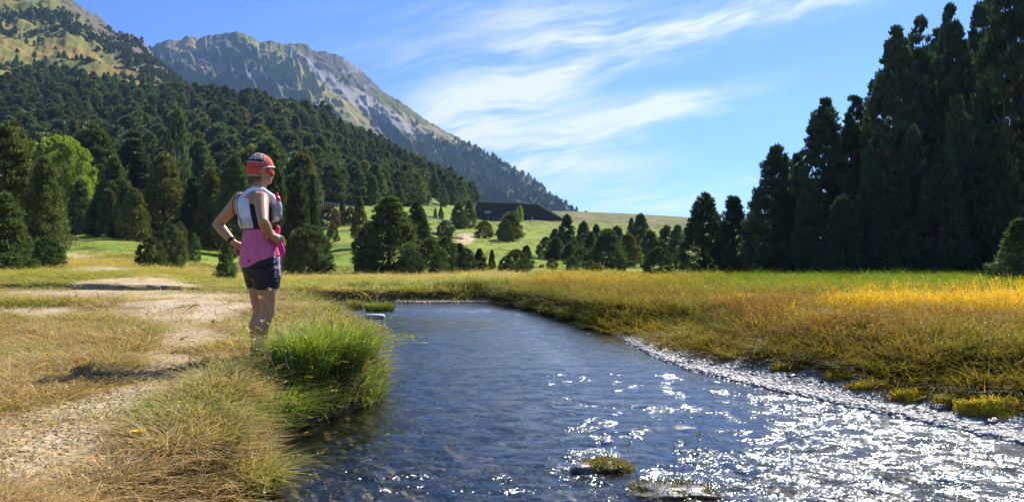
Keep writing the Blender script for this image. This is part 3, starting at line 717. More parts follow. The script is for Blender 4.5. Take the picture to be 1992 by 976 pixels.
# ---------------------------------------------------------------- instanced masses
def hidden_collection(name, objs):
    c = bpy.data.collections.new(name)
    for o in objs: c.objects.link(o)
    return c
def scatter(name, P, rot, scl, col, idx, protos, kind='stuff'):
    me = bpy.data.meshes.new(name); n = len(P); me.vertices.add(n); me.vertices.foreach_set('co', np.asarray(P, np.float32).ravel())
    a = me.attributes.new('rot', 'FLOAT_VECTOR', 'POINT'); a.data.foreach_set('vector', np.asarray(rot, np.float32).ravel())
    a = me.attributes.new('scl', 'FLOAT_VECTOR', 'POINT'); a.data.foreach_set('vector', np.asarray(scl, np.float32).ravel())
    c4 = np.ones((n, 4), np.float32); c4[:, :3] = col
    a = me.attributes.new('col', 'FLOAT_COLOR', 'POINT'); a.data.foreach_set('color', c4.ravel())
    a = me.attributes.new('idx', 'INT', 'POINT'); a.data.foreach_set('value', np.asarray(idx, np.int32))
    me.update()
    o = link(name, me); tag(o, kind=kind)
    pc = hidden_collection(name + '_kinds', protos)
    ng = bpy.data.node_groups.new(name, 'GeometryNodeTree')
    ng.interface.new_socket('Geometry', in_out='INPUT', socket_type='NodeSocketGeometry'); ng.interface.new_socket('Geometry', in_out='OUTPUT', socket_type='NodeSocketGeometry')
    gi = ng.nodes.new('NodeGroupInput'); go = ng.nodes.new('NodeGroupOutput')
    ip = ng.nodes.new('GeometryNodeInstanceOnPoints'); ci = ng.nodes.new('GeometryNodeCollectionInfo')
    ci.inputs['Collection'].default_value = pc; ci.inputs['Separate Children'].default_value = True; ci.inputs['Reset Children'].default_value = True
    ip.inputs['Pick Instance'].default_value = True
    def na(nm, ty):
        nd = ng.nodes.new('GeometryNodeInputNamedAttribute'); nd.data_type = ty; nd.inputs[0].default_value = nm; return nd.outputs[0]
    L = ng.links
    L.new(gi.outputs[0], ip.inputs['Points']); L.new(ci.outputs[0], ip.inputs['Instance']); L.new(na('idx', 'INT'), ip.inputs['Instance Index'])
    L.new(na('rot', 'FLOAT_VECTOR'), ip.inputs['Rotation']); L.new(na('scl', 'FLOAT_VECTOR'), ip.inputs['Scale'])
    L.new(ip.outputs[0], go.inputs[0])
    md = o.modifiers.new('scatter', 'NODES'); md.node_group = ng
    return o
farp = [bpy.data.objects.new('far_pine', p[0][0]) for p in PROT['far']]
n = len(rest); r = np.random.default_rng(3)
H = (9.0 + 9 * r.random(n)) * np.where(fpx[rest] > 640, .6, 1.0) * np.where(fpy[rest] < 200, .85, 1); W = H * (.44 + .22 * r.random(n))
scatter('forest', np.stack([fx[rest], fy[rest], fz[rest] - .2], -1), np.stack([0 * H, 0 * H, r.random(n) * 6.28], -1), np.stack([W / 5, W / 5, H / 11], -1), np.ones((n, 3)), r.integers(0, 7, n), farp)
# shrubs and small trees over the open hillside, and pines along the far mountain
def hillside():
    r = np.random.default_rng(15); n = 16000
    y = 420 + r.random(n) * 700; x = sx(-60 + r.random(n) * 560, y); z = ground(x, y); px, py = proj(x, y, z)
    den = sstep(.0, .55, fbm(x / 45, y / 90, 63, 4)) + .05
    den = np.maximum(den, sstep(40, 5, np.abs(px - np.interp(py, [20, 60, 100, 150, 190], [60, 150, 240, 330, 380])) + 0) * .9 * (py > 25))
    den = np.maximum(den, (px > 270) * sstep(110, 150, py) * .9)
    den *= np.where((py > np.interp(px, [0, 100, 300, 400], [70, 110, 150, 180])) & (px < 330), .22, 1)
    ok = (py < np.interp(px, FT_X, FT_Y) + 4) & (px < 520) & (r.random(n) < den * .75) & (y < 1060)
    x, y, z = x[ok], y[ok], z[ok]; n = len(x); H = 1.8 + 6.5 * r.random(n) ** 2.2; W = H * (.7 + .5 * r.random(n)); W = np.where(H > 6, H * .45, W)
    scatter('hillside_shrubs', np.stack([x, y, z - .3], -1), np.stack([0 * H, 0 * H, r.random(n) * 6.28], -1), np.stack([W / 5, W / 5, H / 11], -1), np.ones((n, 3)), r.integers(0, 7, n), [bpy.data.objects.new('hillside_pine', p[0][0]) for p in PROT['far']])
hillside()
def mountain_trees():
    X, Y, Z, px, py, fl, f = MT; r = np.random.default_rng(16)
    m = (f > .02) & (f < .99); pr = (fl * m * (Y * .001) ** 2).ravel(); pr /= pr.sum()
    n = 5200; i = r.choice(len(pr), n, p=pr); jx = r.normal(size=(n, 2)) * 1.0
    x = X.ravel()[i] + jx[:, 0]; y = Y.ravel()[i] + jx[:, 1]; z = Z.ravel()[i]
    H = 8 + 6 * r.random(n); W = H * (.42 + .2 * r.random(n))
    scatter('mountainside_forest', np.stack([x, y, z - .6], -1), np.stack([0 * H, 0 * H, r.random(n) * 6.28], -1), np.stack([W / 5, W / 5, H / 11], -1), np.ones((n, 3)), r.integers(0, 7, n), [bpy.data.objects.new('mountain_pine', p[0][0]) for p in PROT['far']])
mountain_trees()
# ---------------------------------------------------------------- grasses
def blades_np(seed, n, h, spread, lean, w, curve=.5, seedhead=0.0, dead=.2, deadc=(1.4, 1.2, 1.1)):
    r = np.random.default_rng(seed)
    an = r.random(n) * 2 * np.pi; q = np.sqrt(r.random(n)) * spread
    B = np.stack([q * np.cos(an), q * np.sin(an), np.zeros(n)], -1)
    oa = an + r.normal(size=n) * .9; hh = h * (.45 + .65 * r.random(n)); ln = lean * (.2 + r.random(n)) * (.4 + q / max(spread, 1e-6))
    O = np.stack([np.cos(oa), np.sin(oa), 0 * oa], -1)
    sd_ = np.stack([-np.sin(oa + r.normal(size=n)), np.cos(oa + r.normal(size=n)), 0 * oa], -1)
    ww = (w * (.6 + .8 * r.random(n)))[:, None]
    Mp = B + O * (hh * ln * .32)[:, None] + np.stack([0 * hh, 0 * hh, hh * .58], -1)
    T = B + O * (hh * ln)[:, None] + np.stack([0 * hh, 0 * hh, hh * (1 - curve * np.clip(ln, 0, 1.2) * .45)], -1)
    V = np.stack([B - sd_ * ww * .5, B + sd_ * ww * .5, Mp + sd_ * ww * .42, Mp - sd_ * ww * .42, T], 1).reshape(-1, 3)
    o = np.arange(n)[:, None] * 5
    Q = o + np.array([[0, 1, 2, 3]]); Tt = o + np.array([[3, 2, 4]])
    c = (.6 + .75 * r.random(n)); dry = (r.random(n) < dead)[:, None]
    tint = np.stack([c * (.85 + .35 * r.random(n)), c, c * (.8 + .4 * r.random(n))], -1); tint = np.where(dry, tint * np.array(deadc), tint); C = np.repeat(tint, 5, 0)
    C[0::5] *= .8; C[1::5] *= .8; C[4::5] *= np.array([1.18, 1.1, .95])
    faces = [Q, Tt]
    if seedhead > 0:
        k = r.random(n) < seedhead; m = int(k.sum()); e = 5
        hd = []; hc = []
        Tk = T[k]; dirk = unit(T[k] - Mp[k])
        for s in range(e):
            c0 = Tk + dirk * (s - 2.2) * .014 * (h / .35)
            a1 = unit(r.normal(size=(m, 3))) * w * 1.1; a2 = unit(dirk + r.normal(size=(m, 3)) * .5) * .018 * (h / .35)
            hd.append(np.stack([c0 - a1, c0 + a1, c0 + a2], 1).reshape(-1, 3)); hc.append(np.tile([1.35, 1.15, .85], (m * 3, 1)))
        if m:
            H = np.concatenate(hd); o2 = len(V); V = np.concatenate([V, H]); C = np.concatenate([C, np.concatenate(hc)]); faces.append(o2 + np.arange(len(H)).reshape(-1, 3))
    return V, faces, C
def tuft_objs(prefix, specs):
    out = []
    for i, s in enumerate(specs):
        V, F, C = blades_np(200 + i * 13 + len(prefix), **s); out.append(bpy.data.objects.new(prefix, mesh_np(prefix, V, F, [M['grass']], C)))
    return out
turf = tuft_objs('turf_tuft', [dict(n=22, h=.16, spread=.09, lean=.8, w=.0065), dict(n=20, h=.20, spread=.10, lean=1.1, w=.006), dict(n=18, h=.18, spread=.12, lean=1.7, w=.006),
    dict(n=16, h=.27, spread=.09, lean=.7, w=.004, seedhead=.4), dict(n=26, h=.11, spread=.12, lean=1.8, w=.008), dict(n=12, h=.34, spread=.07, lean=.6, w=.0035, seedhead=.7), dict(n=9, h=.08, spread=.07, lean=2.2, w=.026, dead=.05)])
sedge = tuft_objs('sedge_tuft', [dict(n=22, h=.36, spread=.10, lean=.45, w=.006, deadc=(1.4, 1.15, 1.1)), dict(n=20, h=.42, spread=.10, lean=.35, w=.005, seedhead=.4, deadc=(1.4, 1.15, 1.1)), dict(n=24, h=.30, spread=.12, lean=.7, w=.0065, deadc=(1.4, 1.15, 1.1)), dict(n=16, h=.50, spread=.09, lean=.35, w=.004, seedhead=.7, deadc=(1.4, 1.15, 1.1)), dict(n=26, h=.24, spread=.13, lean=1.0, w=.007, deadc=(1.4, 1.15, 1.1))])
def grass_points(n, pxlo, pxhi, dlo, dhi, seed):
    r = np.random.default_rng(seed)
    d = np.exp(math.log(dlo) + r.random(n) * math.log(dhi / dlo)); px = pxlo + r.random(n) * (pxhi - pxlo); x = sx(px, d)
    return x, d, r
PERSON = (-2.09, 6.0)
def grass_left():
    x, y, r = grass_points(76000, -160, 1010, 1.7, 62, 31)
    sd = riv_sd(x, y); z = ground(x, y, sd); px, py = proj(x, y, z)
    wob = fbm(x * 1.1, y * 1.1, 51, 4); dm = dirtmask(px, py, wob)
    n1 = fbm(x * .9, y * .9, 41, 4); n2 = fbm(x * 2.3, y * 2.3, 44, 3); n3 = fbm(x * .25, y * .25, 45, 3)
    side = (x < np.interp(y, [0, 10, 17, 19.5, 21, 30], [-.5, -.8, -1.0, -.6, 0, 1.5])) | (y > 21)
    ok = (sd > .02) & side & (r.random(len(x)) > dm * .96)
    ok &= r.random(len(x)) < np.where(n2 < -.35, .45, 1) * sstep(70, 45, y)
    x, y, z, px, py, sd, n1, n2, n3 = [a[ok] for a in (x, y, z, px, py, sd, n1, n2, n3)]; dm = dm[ok]
    n = len(x); r = np.random.default_rng(4)
    bankf = sstep(.9, .15, sd) * (y < 22)
    tan = np.array([.42, .345, .15]); brown = np.array([.28, .20, .09]); grn = np.array([.155, .235, .03]); yel = np.array([.34, .33, .06]); lush = np.array([.13, .22, .025])
    g = sstep(-.1, .6, n1 + .2 * r.normal(size=n) + bankf * .5 - .12 - .5 * sstep(5.8, 4.6, y) * (px < 540))
    c = lerpc(np.tile(tan, (n, 1)), brown, (r.random(n) * sstep(-.3, .4, -n2)))
    c = lerpc(c, lerpc(np.tile(yel, (n, 1)), grn, r.random(n)), g)
    c = lerpc(c, lush, bankf * sstep(12, 6, y) * sstep(4.2, 5.2, y) * sstep(-.3, .5, n2 + .3) * .8)
    farf = sstep(17, 24, y); fc = lerpc(np.tile([.36, .36, .07], (n, 1)), (.50, .40, .15), sstep(30, 46, y) * .9 * r.random(n) ** .5); fc = lerpc(fc, (.20, .27, .045), sstep(0, .5, n1) * .8 * sstep(44, 30, y))
    c = lerpc(c, fc, farf)
    orange = np.exp(-(((px - 525) / 60) ** 2 + ((py - 690) / 22) ** 2)); c = lerpc(c, (.55, .36, .03), orange * .6 * r.random(n))
    c *= (.8 + .4 * r.random(n))[:, None]
    hs = (.60 + .35 * n3 + .42 * n2 * (sd < 1.6) + .38 * bankf * sstep(4.2, 5.4, y) + .12 * bankf + .10 * farf) * (.75 + .5 * r.random(n)) * (1 - .55 * np.clip(dm * 1.6, 0, 1)) * (1 - .35 * sstep(8, 4, y) * (px < 420))
    near_p = np.exp(-((x - PERSON[0]) ** 2 + (y - PERSON[1]) ** 2) / .12)
    hs = hs * (1 - .5 * sstep(-2.6, -4, x) * sstep(7, 10, y)) * np.where(y < 9, np.where(sd < .9, 1, .72), 1) * (1 - .55 * sstep(520, 420, px) * (y > 16)); hs = hs * (1 - .5 * np.exp(-(((x + 1.85) / .45) ** 2 + ((y - 5.5) / .6) ** 2))); hs = hs * (1 - .5 * (sd < 1.5) * sstep(6.6, 7.6, y) * sstep(20, 18.5, y)); hs = np.clip(hs, .16, 1.15); ws = .75 + .09 * y + .1 * r.random(n)
    i = r.integers(0, 7, n); i = np.where((r.random(n) < .6) & (i >= 3), r.integers(0, 3, n), i)
    scatter('bank_grass', np.stack([x, y, z - .01], -1), np.stack([r.normal(size=n) * .12, r.normal(size=n) * .12, r.random(n) * 6.28], -1), np.stack([ws, ws, hs * (1 + .01 * y)], -1), c, i, turf)
grass_left()
def grass_right():
    x, y, r = grass_points(80000, 930, 2150, 3.6, 62, 32)
    sd = riv_sd(x, y); z = ground(x, y, sd); px, py = proj(x, y, z)
    n1 = fbm(x * .8, y * .5, 46, 4); n2 = fbm(x * 2.3, y * 1.6, 47, 3)
    rb = right_bank(x, y)
    edge = sstep(GW(y) - .1, GW(y) + .35, sd + .15 * n1) * rb + (1 - rb) * (sd > .03)
    ok = (x > np.interp(y, [0, 21, 21.01, 30], [-.4, -.4, 99, 99]) - (y > 21) * 0) | (y > 21) & (x > np.interp(y, [21, 24, 62], [-.6, .2, 3]))
    ok &= (sd > .02) & (r.random(len(x)) < edge) & (r.random(len(x)) < sstep(72, 45, y))
    x, y, z, px, py, sd, n1, n2, rb = [a[ok] for a in (x, y, z, px, py, sd, n1, n2, rb)]
    n = len(x); r = np.random.default_rng(5)
    rust = np.array([.20, .115, .042]); olive = np.array([.165, .19, .035]); brn = np.array([.24, .17, .05]); gold = np.array([.54, .42, .03]); grn = np.array([.15, .22, .025]); moss = np.array([.36, .29, .02])
    c = lerpc(np.tile(olive, (n, 1)), rust, sstep(-.45, .45, n1 + .6 * (r.random(n) - .5) + .05 - .25 * sstep(1500, 1000, px) * 0) * np.interp(y, [4, 8, 13, 20], [.75, .9, .8, .7]))
    c = lerpc(c, brn, r.random(n) * .5)
    c = lerpc(c, (.34, .24, .05), sstep(.25, .6, n2) * .5)
    eg = sstep(1.9, .5, sd) * (y < 21); c = lerpc(c, olive * 1.05, eg * .65); c = lerpc(c, moss, sstep(1.1, .45, sd) * rb * .7)
    fg = sstep(13.5, 18, y + 2.2 * n1) * sstep(1150, 1500, px); c = lerpc(c, grn, fg)
    ff = sstep(24, 30, y + 2 * n1) * (1 - sstep(1150, 1500, px)); c = lerpc(c, lerpc(np.tile([.36, .36, .06], (n, 1)), (.34, .24, .06), r.random(n)), ff)
    gb = np.exp(-((y - np.interp(px, [1500, 1700, 1992], [12.4, 11.8, 11.0]) + .7 * n1) / np.interp(px, [1500, 1800, 1992], [.6, 1.2, 1.5])) ** 2) * sstep(1540, 1680, px + 60 * n2)
    gb = np.maximum(gb, .45 * sstep(.5, .7, n2 + .1 * n1) * sstep(1200, 1450, px) * (y < 22) * (y > 9))
    c = lerpc(c, gold, np.clip(gb * 1.25, 0, 1))
    c *= (.75 + .5 * r.random(n))[:, None]
    hs = (.38 + .25 * n1 + .12 * n2 + .26 * r.random(n) ** 1.5) * (1 - .5 * eg * rb) * (1 - .38 * sstep(12, 30, y)); hs = hs * (1 - .35 * sstep(1.6, .4, sd) * (y < 21)); hs = np.clip(hs + gb * .2, .2, 1.4)
    ws = .8 + .085 * y + .1 * r.random(n)
    wind = .10
    scatter('meadow_sedge', np.stack([x, y, z - .01], -1), np.stack([r.normal(size=n) * .1, wind + r.normal(size=n) * .12, r.random(n) * 0 + r.random(n) * 1.2], -1), np.stack([ws, ws, hs], -1), c, r.integers(0, 5, n), sedge)
grass_right()

def slope_tufts():
    r = np.random.default_rng(61); n = 15000
    y = 45 * np.exp(r.random(n) * math.log(270 / 45)); px = 60 + r.random(n) * 1300; x = sx(px, y); z = ground(x, y); px, py = proj(x, y, z)
    cl = fbm(x / 5, y / 8, 62, 4); ok = (r.random(n) < sstep(-.2, .45, cl)) & ~forestmask(px, py, y)
    x, y, z, cl = x[ok], y[ok], z[ok], cl[ok]; n = len(x)
    c = lerpc(np.tile([.10, .15, .02], (n, 1)), (.24, .22, .05), r.random(n) ** 1.5); c = lerpc(c, (.16, .10, .05), (r.random(n) < .1) * .8)
    w = (1.6 + 3.2 * r.random(n)) * (.6 + y / 160); h = (.9 + 1.2 * r.random(n)) * (.7 + y / 200)
    scatter('slope_grass', np.stack([x, y, z - .03], -1), np.stack([0 * w, 0 * w, r.random(n) * 6.28], -1), np.stack([w, w, h], -1), c, r.integers(0, 5, n), turf)
slope_tufts()

# ---------------------------------------------------------------- single tussocks
def tussock(px, d, h, w, col, tip, label, n=1500, cat='grass tussock', name='grass_tussock', seedh=.05, lean=1.0, blade=.0075, group=None):
    n = int(n * .62); V, F, C = blades_np(int(px * 3 + d * 10), n, h, w / 2 * .62, lean, blade, .8, seedh)
    k = np.clip(V[:, 2] / h, 0, 1)[:, None] ** 1.6
    C = C * (np.array(col) * (1 - k * .55) + np.array(tip) * k * .55)
    x = sx(px, d); z = float(ground(np.array([x]), np.array([d]))[0]); z = max(z, .02)
    return tag(link(name, mesh_np(name, V, F, [M['grass_own']], C), loc=(x, d, z - .02)), label, cat, group)
G1 = (.15, .25, .028); G2 = (.38, .42, .07); GT = (.40, .36, .12)
tussock(648, 5.85, .47, .66, G1, G2, 'big lush green tussock hanging over the water beside the runner', 3400, lean=.9)
tussock(590, 5.5, .44, .52, G1, G2, 'lush tussock wedged between the big overhanging one and the runner', 2400, lean=.8)
tussock(690, 6.7, .36, .50, (.20, .26, .05), (.50, .38, .18), 'dry seed-headed tussock at the outer tip of the left bank', 1700, seedh=.5, lean=.9)
tussock(662, 7.9, .26, .55, (.22, .27, .05), (.50, .38, .18), 'pale seeding tussock on the bank edge behind the big green one', 1500, seedh=.5)
tussock(615, 7.3, .30, .6, (.17, .27, .04), (.42, .38, .14), 'grey-green tussock right of the runner shins', 1600, seedh=.25)
tussock(540, 5.0, .38, .40, G1, G2, 'green tussock on the near bank with yellow-green outer blades', 2200, lean=.9)
tussock(470, 4.7, .24, .36, (.26, .25, .06), (.52, .40, .18), 'smaller straw-green tussock just left of the near bank edge', 1500)
tussock(478, 3.62, .24, .46, (.24, .27, .05), (.52, .42, .18), 'green and straw tussock at the very bottom of the picture', 1900)
tussock(395, 3.55, .20, .46, (.20, .24, .04), (.50, .38, .14), 'straw-coloured tussock at the bottom left of the green one', 1500, seedh=.1)
tussock(455, 3.95, .17, .46, (.34, .27, .13), (.50, .40, .24), 'pale dry matted tussock on the near bank', 1200)
tussock(738, 17.2, .26, 1.0, (.12, .19, .03), (.34, .33, .07), 'low green tussock islet at the far left water edge behind the pale block', 1500, blade=.012)
tussock(690, 17.8, .30, .6, (.14, .17, .04), (.40, .32, .12), 'brown-green tussock left of the low islet', 900, blade=.012)
for px, d, h, w, lab in [(868, 21.9, .46, 1.1, 'dark green tussock at the left end of the far bank'), (905, 21.8, .50, 1.0, 'second dark green tussock of the far bank from the left'), (935, 21.7, .48, .9, 'dark tussock hanging at the middle of the far bank'),
    (968, 21.7, .48, .9, 'rightmost tussock of the far bank at the stream corner'), (806, 22.5, .36, .9, 'lighter tussock on the far bank behind the gravel shore'), (760, 22.5, .40, 1.0, 'green tussock far left behind the gravel shore'),
    (700, 21.4, .42, 1.0, 'bushy green tussock on the far bank above the islet'), (1004, 18.9, .36, .7, 'tussock on the right bank corner nearest the far bank'), (1040, 17.4, .36, .8, 'dark tussock on the right bank beside the stream corner'),
    (1072, 15.8, .30, .6, 'small tussock along the right bank below the corner'), (1110, 14.4, .32, .7, 'overhanging tussock halfway along the right bank'), (1160, 12.9, .33, .7, 'dark round tussock at the last bulge of the right bank'), (1195, 12.2, .22, .6, 'low yellow-green tussock where the gravel begins')]:
    tussock(px, d, h, w, (.10, .15, .03) if 'dark' in lab else (.15, .21, .035), (.36, .33, .07), lab, 1100, blade=.012, lean=1.1, group='tussocks along the stream banks')

# ---------------------------------------------------------------- moss, stones, gravel
def rock_np(seed, s=(1, 1, 1), rough=.25, sub=3):
    bm = bmesh.new(); bmesh.ops.create_icosphere(bm, subdivisions=sub, radius=1)
    V = np.array([v.co[:] for v in bm.verts]); F = np.array([[v.index for v in f.verts] for f in bm.faces]); bm.free()
    n = perlin(V[:, 0] * 1.1 + seed, V[:, 1] * 1.1 + V[:, 2] * .9, seed) + .4 * perlin(V[:, 0] * 2.7 + V[:, 2], V[:, 1] * 2.7 - seed, seed + 3)
    V = V * (1 + rough * n)[:, None]; V = np.sign(V) * np.abs(V) ** .9
    return V * np.array(s), F
pebs = []
for i in range(6):
    V, F = rock_np(i * 5 + 1, (1, .75 + .05 * i, .5 + .06 * i), .3, 2); pebs.append(bpy.data.objects.new('pebble', mesh_np('pebble', V, [F], [M['pebble']], smooth=True)))
pebs2 = [bpy.data.objects.new('brown_pebble', o_.data.copy()) for o_ in pebs]
M['brown_pebble'] = plain('brown_pebbles', (.34, .26, .17), .7, .3, .35, 6)
for o_ in pebs2: o_.data.materials.clear(); o_.data.materials.append(M['brown_pebble'])
def gravel():
    r = np.random.default_rng(50); n = 90000
    y = 3.4 + (r.random(n) ** 1.5) * 10.5; x = np.interp(y, [3.4, 4.67, 5.48, 6.3, 6.98, 8, 9.1, 11.8, 13.9], [3.7, 3.23, 2.87, 2.5, 2.2, 1.86, 1.72, 1.62, 1.2]) - .35 + r.random(n) * 1.5
    sd = riv_sd(x, y); px, py = proj(x, y, 0 * x)
    ok = (sd > -.22) & (sd < 1.1) & (r.random(n) < sstep(-.22, .05, sd) * sstep(GW(y) + .35, GW(y), sd + .15 * fbm(x * 1.5, y * 1.5, 71, 3)) + .02) & (r.random(n) < sstep(13.5, 10.5, y))
    x, y, sd = x[ok], y[ok], sd[ok]; z = ground(x, y, sd); n = len(x)
    s = .006 + .018 * r.random(n) ** 4 + .0006 * y
    scatter('gravel', np.stack([x, y, z + s * .1], -1), np.stack([r.normal(size=n) * .3, r.normal(size=n) * .3, r.random(n) * 6.28], -1), np.stack([s, s, s], -1), np.ones((n, 3)), r.integers(0, 6, n), pebs)
    # shore across the far bend, and stones over the stream bed and the path
    n = 13000; kind = r.random(n)
    px = 560 + r.random(n) * 1500; d = 3.2 + r.random(n) ** 1.3 * 8; x = sx(px, d); y = d
    a = kind < .45; x = np.where(a, sx(770 + r.random(n) * 200, 20.6), x); y = np.where(a, 20.45 + r.random(n) * .7, y)
    b = kind > .7; pp = r.random(n); x = np.where(b, sx(-30 + r.random(n) * 320, 3.9), x); y = np.where(b, 2.9 + r.random(n) * 2.2, y)
    sd = riv_sd(x, y); z = ground(x, y, sd); s = .012 + .04 * r.random(n) ** 3; s = np.where(a, .03 + .04 * r.random(n), s); s = np.where(b, .002 + .010 * r.random(n) ** 5, s)
    ok = np.where(b, sd > .3, np.where(a, (sd > -.45) & (sd < .04) & (x < -.6), sd < -.1)); px, py = proj(x, y, z); dm = dirtmask(px, py, fbm(x * 1.1, y * 1.1, 51, 4)); ok &= (~b) | (dm > .5)
    z = np.where(a & (sd < .05), np.maximum(z, -.01), z)
    x, y, z, s = x[ok], y[ok], z[ok], s[ok]; n = len(x)
    scatter('gravel', np.stack([x, y, z + s * .05], -1), np.stack([r.normal(size=n) * .3, r.normal(size=n) * .3, r.random(n) * 6.28], -1), np.stack([s, s, s], -1), np.ones((n, 3)), r.integers(0, 6, n), pebs2)
gravel()
def stone(px, d, w, label, z=None, h=.5, group=None, m='wetstone', name='stone', seed=None):
    V, F = rock_np(int(px + d * 7), (w / 2, w / 2 * .75, w / 2 * h), .28, 3)
    x = sx(px, d); zz = float(ground(np.array([x]), np.array([d]))[0]) if z is None else z
    o = link(name, mesh_np(name, V, [F], [M[m]], smooth=True), loc=(x, d, zz + w * .06)); o.rotation_euler = (0, 0, px % 6)
    return tag(o, label, 'stone', group)
for px, py, w in [(1345,708,.10),(1290,683,.09),(1388,712,.11),(1463,732,.10),(1540,742,.13),(1575,733,.12),(1620,748,.10),(1690,768,.11),(1725,772,.12),(1760,776,.10),(1830,800,.16),(1880,786,.13),(1905,806,.10),(1236,664,.08),(1262,672,.08),(1300,690,.07),(1322,697,.07),(1500,727,.09),(1930,828,.12),(1790,800,.09)]:
    d = CAMZ / (py - HY) * FPX * .985
    stone(px, d, w, 'dark stone lying on the pale gravel at the right water edge', group='dark stones on the gravel shore')
for px, py, w, lab in [(1262,668,.14,'small dark stone breaking the calm blue water near the gravel'), (1360,735,.12,'flat stone just under the ripples before the gravel'), (1335,832,.30,'submerged greenish boulder in the middle of the glittering riffle'), (1300,850,.24,'low dark stone left of the greenish boulder in the riffle'),
                       (1205,795,.26,'low mossy stone ridge in the riffle'), (1040,762,.2,'small stone in the left part of the riffle'), (1480,880,.22,'brown stone under the glitter on the right'), (1200,822,.2,'dark stone near the low mossy ridge'), (1090,965,.26,'half-sunk stone at the bottom of the picture'), (1860,905,.24,'dark stone in the brightest glitter at the lower right')]:
    stone(px, CAMZ / (py - HY) * FPX, w, lab, z=-.065, h=.35)
# pale block at the far left of the water
V, F = rock_np(3, (.24, .10, .055), .1, 3); V = np.clip(V, [-.2, -.09, -.045], [.2, .09, .05])
tag(link('stone_block', mesh_np('stone_block', V, [F], [plain('pale_stone', (.52, .48, .42))], smooth=True), loc=(sx(729, 14.9), 14.9, .04)), 'pale squared stone block lying in the still water at the far left', 'stone')
M['moss'] = plain('moss_cushion_base', (.34, .27, .02), .95, .1, .5, 30)
def moss(px, d, w, h, label, col=(.32, .24, .012), tip=(.56, .43, .025), z=None, n=4200, bl=.04, bm_=None, dep=.7):
    x = sx(px, d); zz = float(ground(np.array([x]), np.array([d]))[0]) if z is None else z
    o = empty('moss_cushion', (x, d, zz)); tag(o, label, 'moss')
    V, F = rock_np(int(px), (w / 2, w / 2 * dep, h), .6, 4)
    link('mound', mesh_np('mound', V, [F], [bm_ or M['moss']], smooth=True), o)
    r = np.random.default_rng(int(px)); i = r.integers(0, len(V), n); B = V[i] + r.normal(size=(n, 3)) * .012; B = B[B[:, 2] > -.01 * 0]; n = len(B)
    o_ = unit(B / np.array([w, w, h]) + r.normal(size=(n, 3)) * .4 + [0, 0, .4]); s = unit(np.cross(o_, r.normal(size=(n, 3)))) * .0045
    T = B + o_ * bl * (.4 + .8 * r.random(n))[:, None]; T[:, 2] -= bl * .2
    VV = np.stack([B - s, B + s, T], 1).reshape(-1, 3); k = np.tile([0, 0, 1.0], n)[:, None]
    C = (np.array(col) * (1 - k) + np.array(tip) * k) * np.repeat(.6 + .7 * r.random(n), 3)[:, None]
    link('moss_tufts', mesh_np('moss_tufts', VV, [np.arange(len(VV)).reshape(-1, 3)], [M['grass_own']], C), o)
for px, py, w, h, lab in [(1693,752,.40,.10,'yellow-green moss cushion with a dark hollow, leftmost on the gravel edge'), (1780,766,.46,.11,'bright yellow moss cushion with thin green blades on the gravel edge'), (1862,778,.36,.08,'low golden moss patch between the bright cushion and the big one'),
    (1945,798,.60,.13,'big golden moss bank at the right edge of the picture'), (1640,735,.34,.07,'flat moss patch at the meadow edge left of the cushions'), (1530,716,.34,.06,'thin yellowish moss patch on the pale stones'), (1430,697,.30,.05,'small mossy patch near the far gravel'), (1560,708,.3,.05,'moss strip under the brown meadow edge')]:
    moss(px, 1.06 / (py - HY) * FPX, w * .8, h * .62, lab, dep=.6)
moss(1182, 4.12, .24, .035, 'olive moss-topped stone rising from the stream at the bottom centre', (.20, .17, .03), (.28, .22, .07), z=.0, bl=.022, bm_=M['wetstone'])
moss(1305, 3.70, .40, .03, 'long flat moss-covered stone at the bottom edge with stems behind it', (.14, .12, .03), (.26, .22, .06), z=-.008, n=2200, bl=.02, bm_=M['wetstone'])
stone(1135, 4.07, .16, 'black wet stone joined to the left end of the olive mossy stone', z=-.005, h=.45)
# thin dark stems over the water
for i, (px, d, h, lean, lab) in enumerate([(1248, 3.62, .34, -.10, 'tall thin green stem standing in the water, leftmost of four'), (1312, 3.75, .26, .0, 'thin dark stem behind the flat mossy stone, second from left'), (1327, 3.75, .30, .02, 'thin dark stem beside another one behind the flat mossy stone'), (1346, 3.75, .36, .05, 'thin dark stem leaning right, rightmost of four')]):
    x = sx(px, d); segs = []
    for k in range(5): segs.append(((lean * (k / 5) ** 1.5, 0, h * k / 5 - .03), (lean * ((k + 1) / 5) ** 1.5, 0, h * (k + 1) / 5 - .03), .0022 * (1 - k * .15), .0022 * (1 - (k + 1) * .15)))
    o = empty('rush_stem', (x, d, 0)); tag(o, lab, 'plant stem')
    if 'sm' not in globals(): sm = plain('stem_green', (.07, .10, .03))
    link('stem', tubes_mesh('stem', segs, sm, 5), o)
    V, F, C = blades_np(i, 14, .05, .01, 1.2, .003); link('leaves', mesh_np('leaves', V, F, [M['grass_own']], C * np.array([.12, .14, .04])), o, (lean * .7, 0, h * .72))
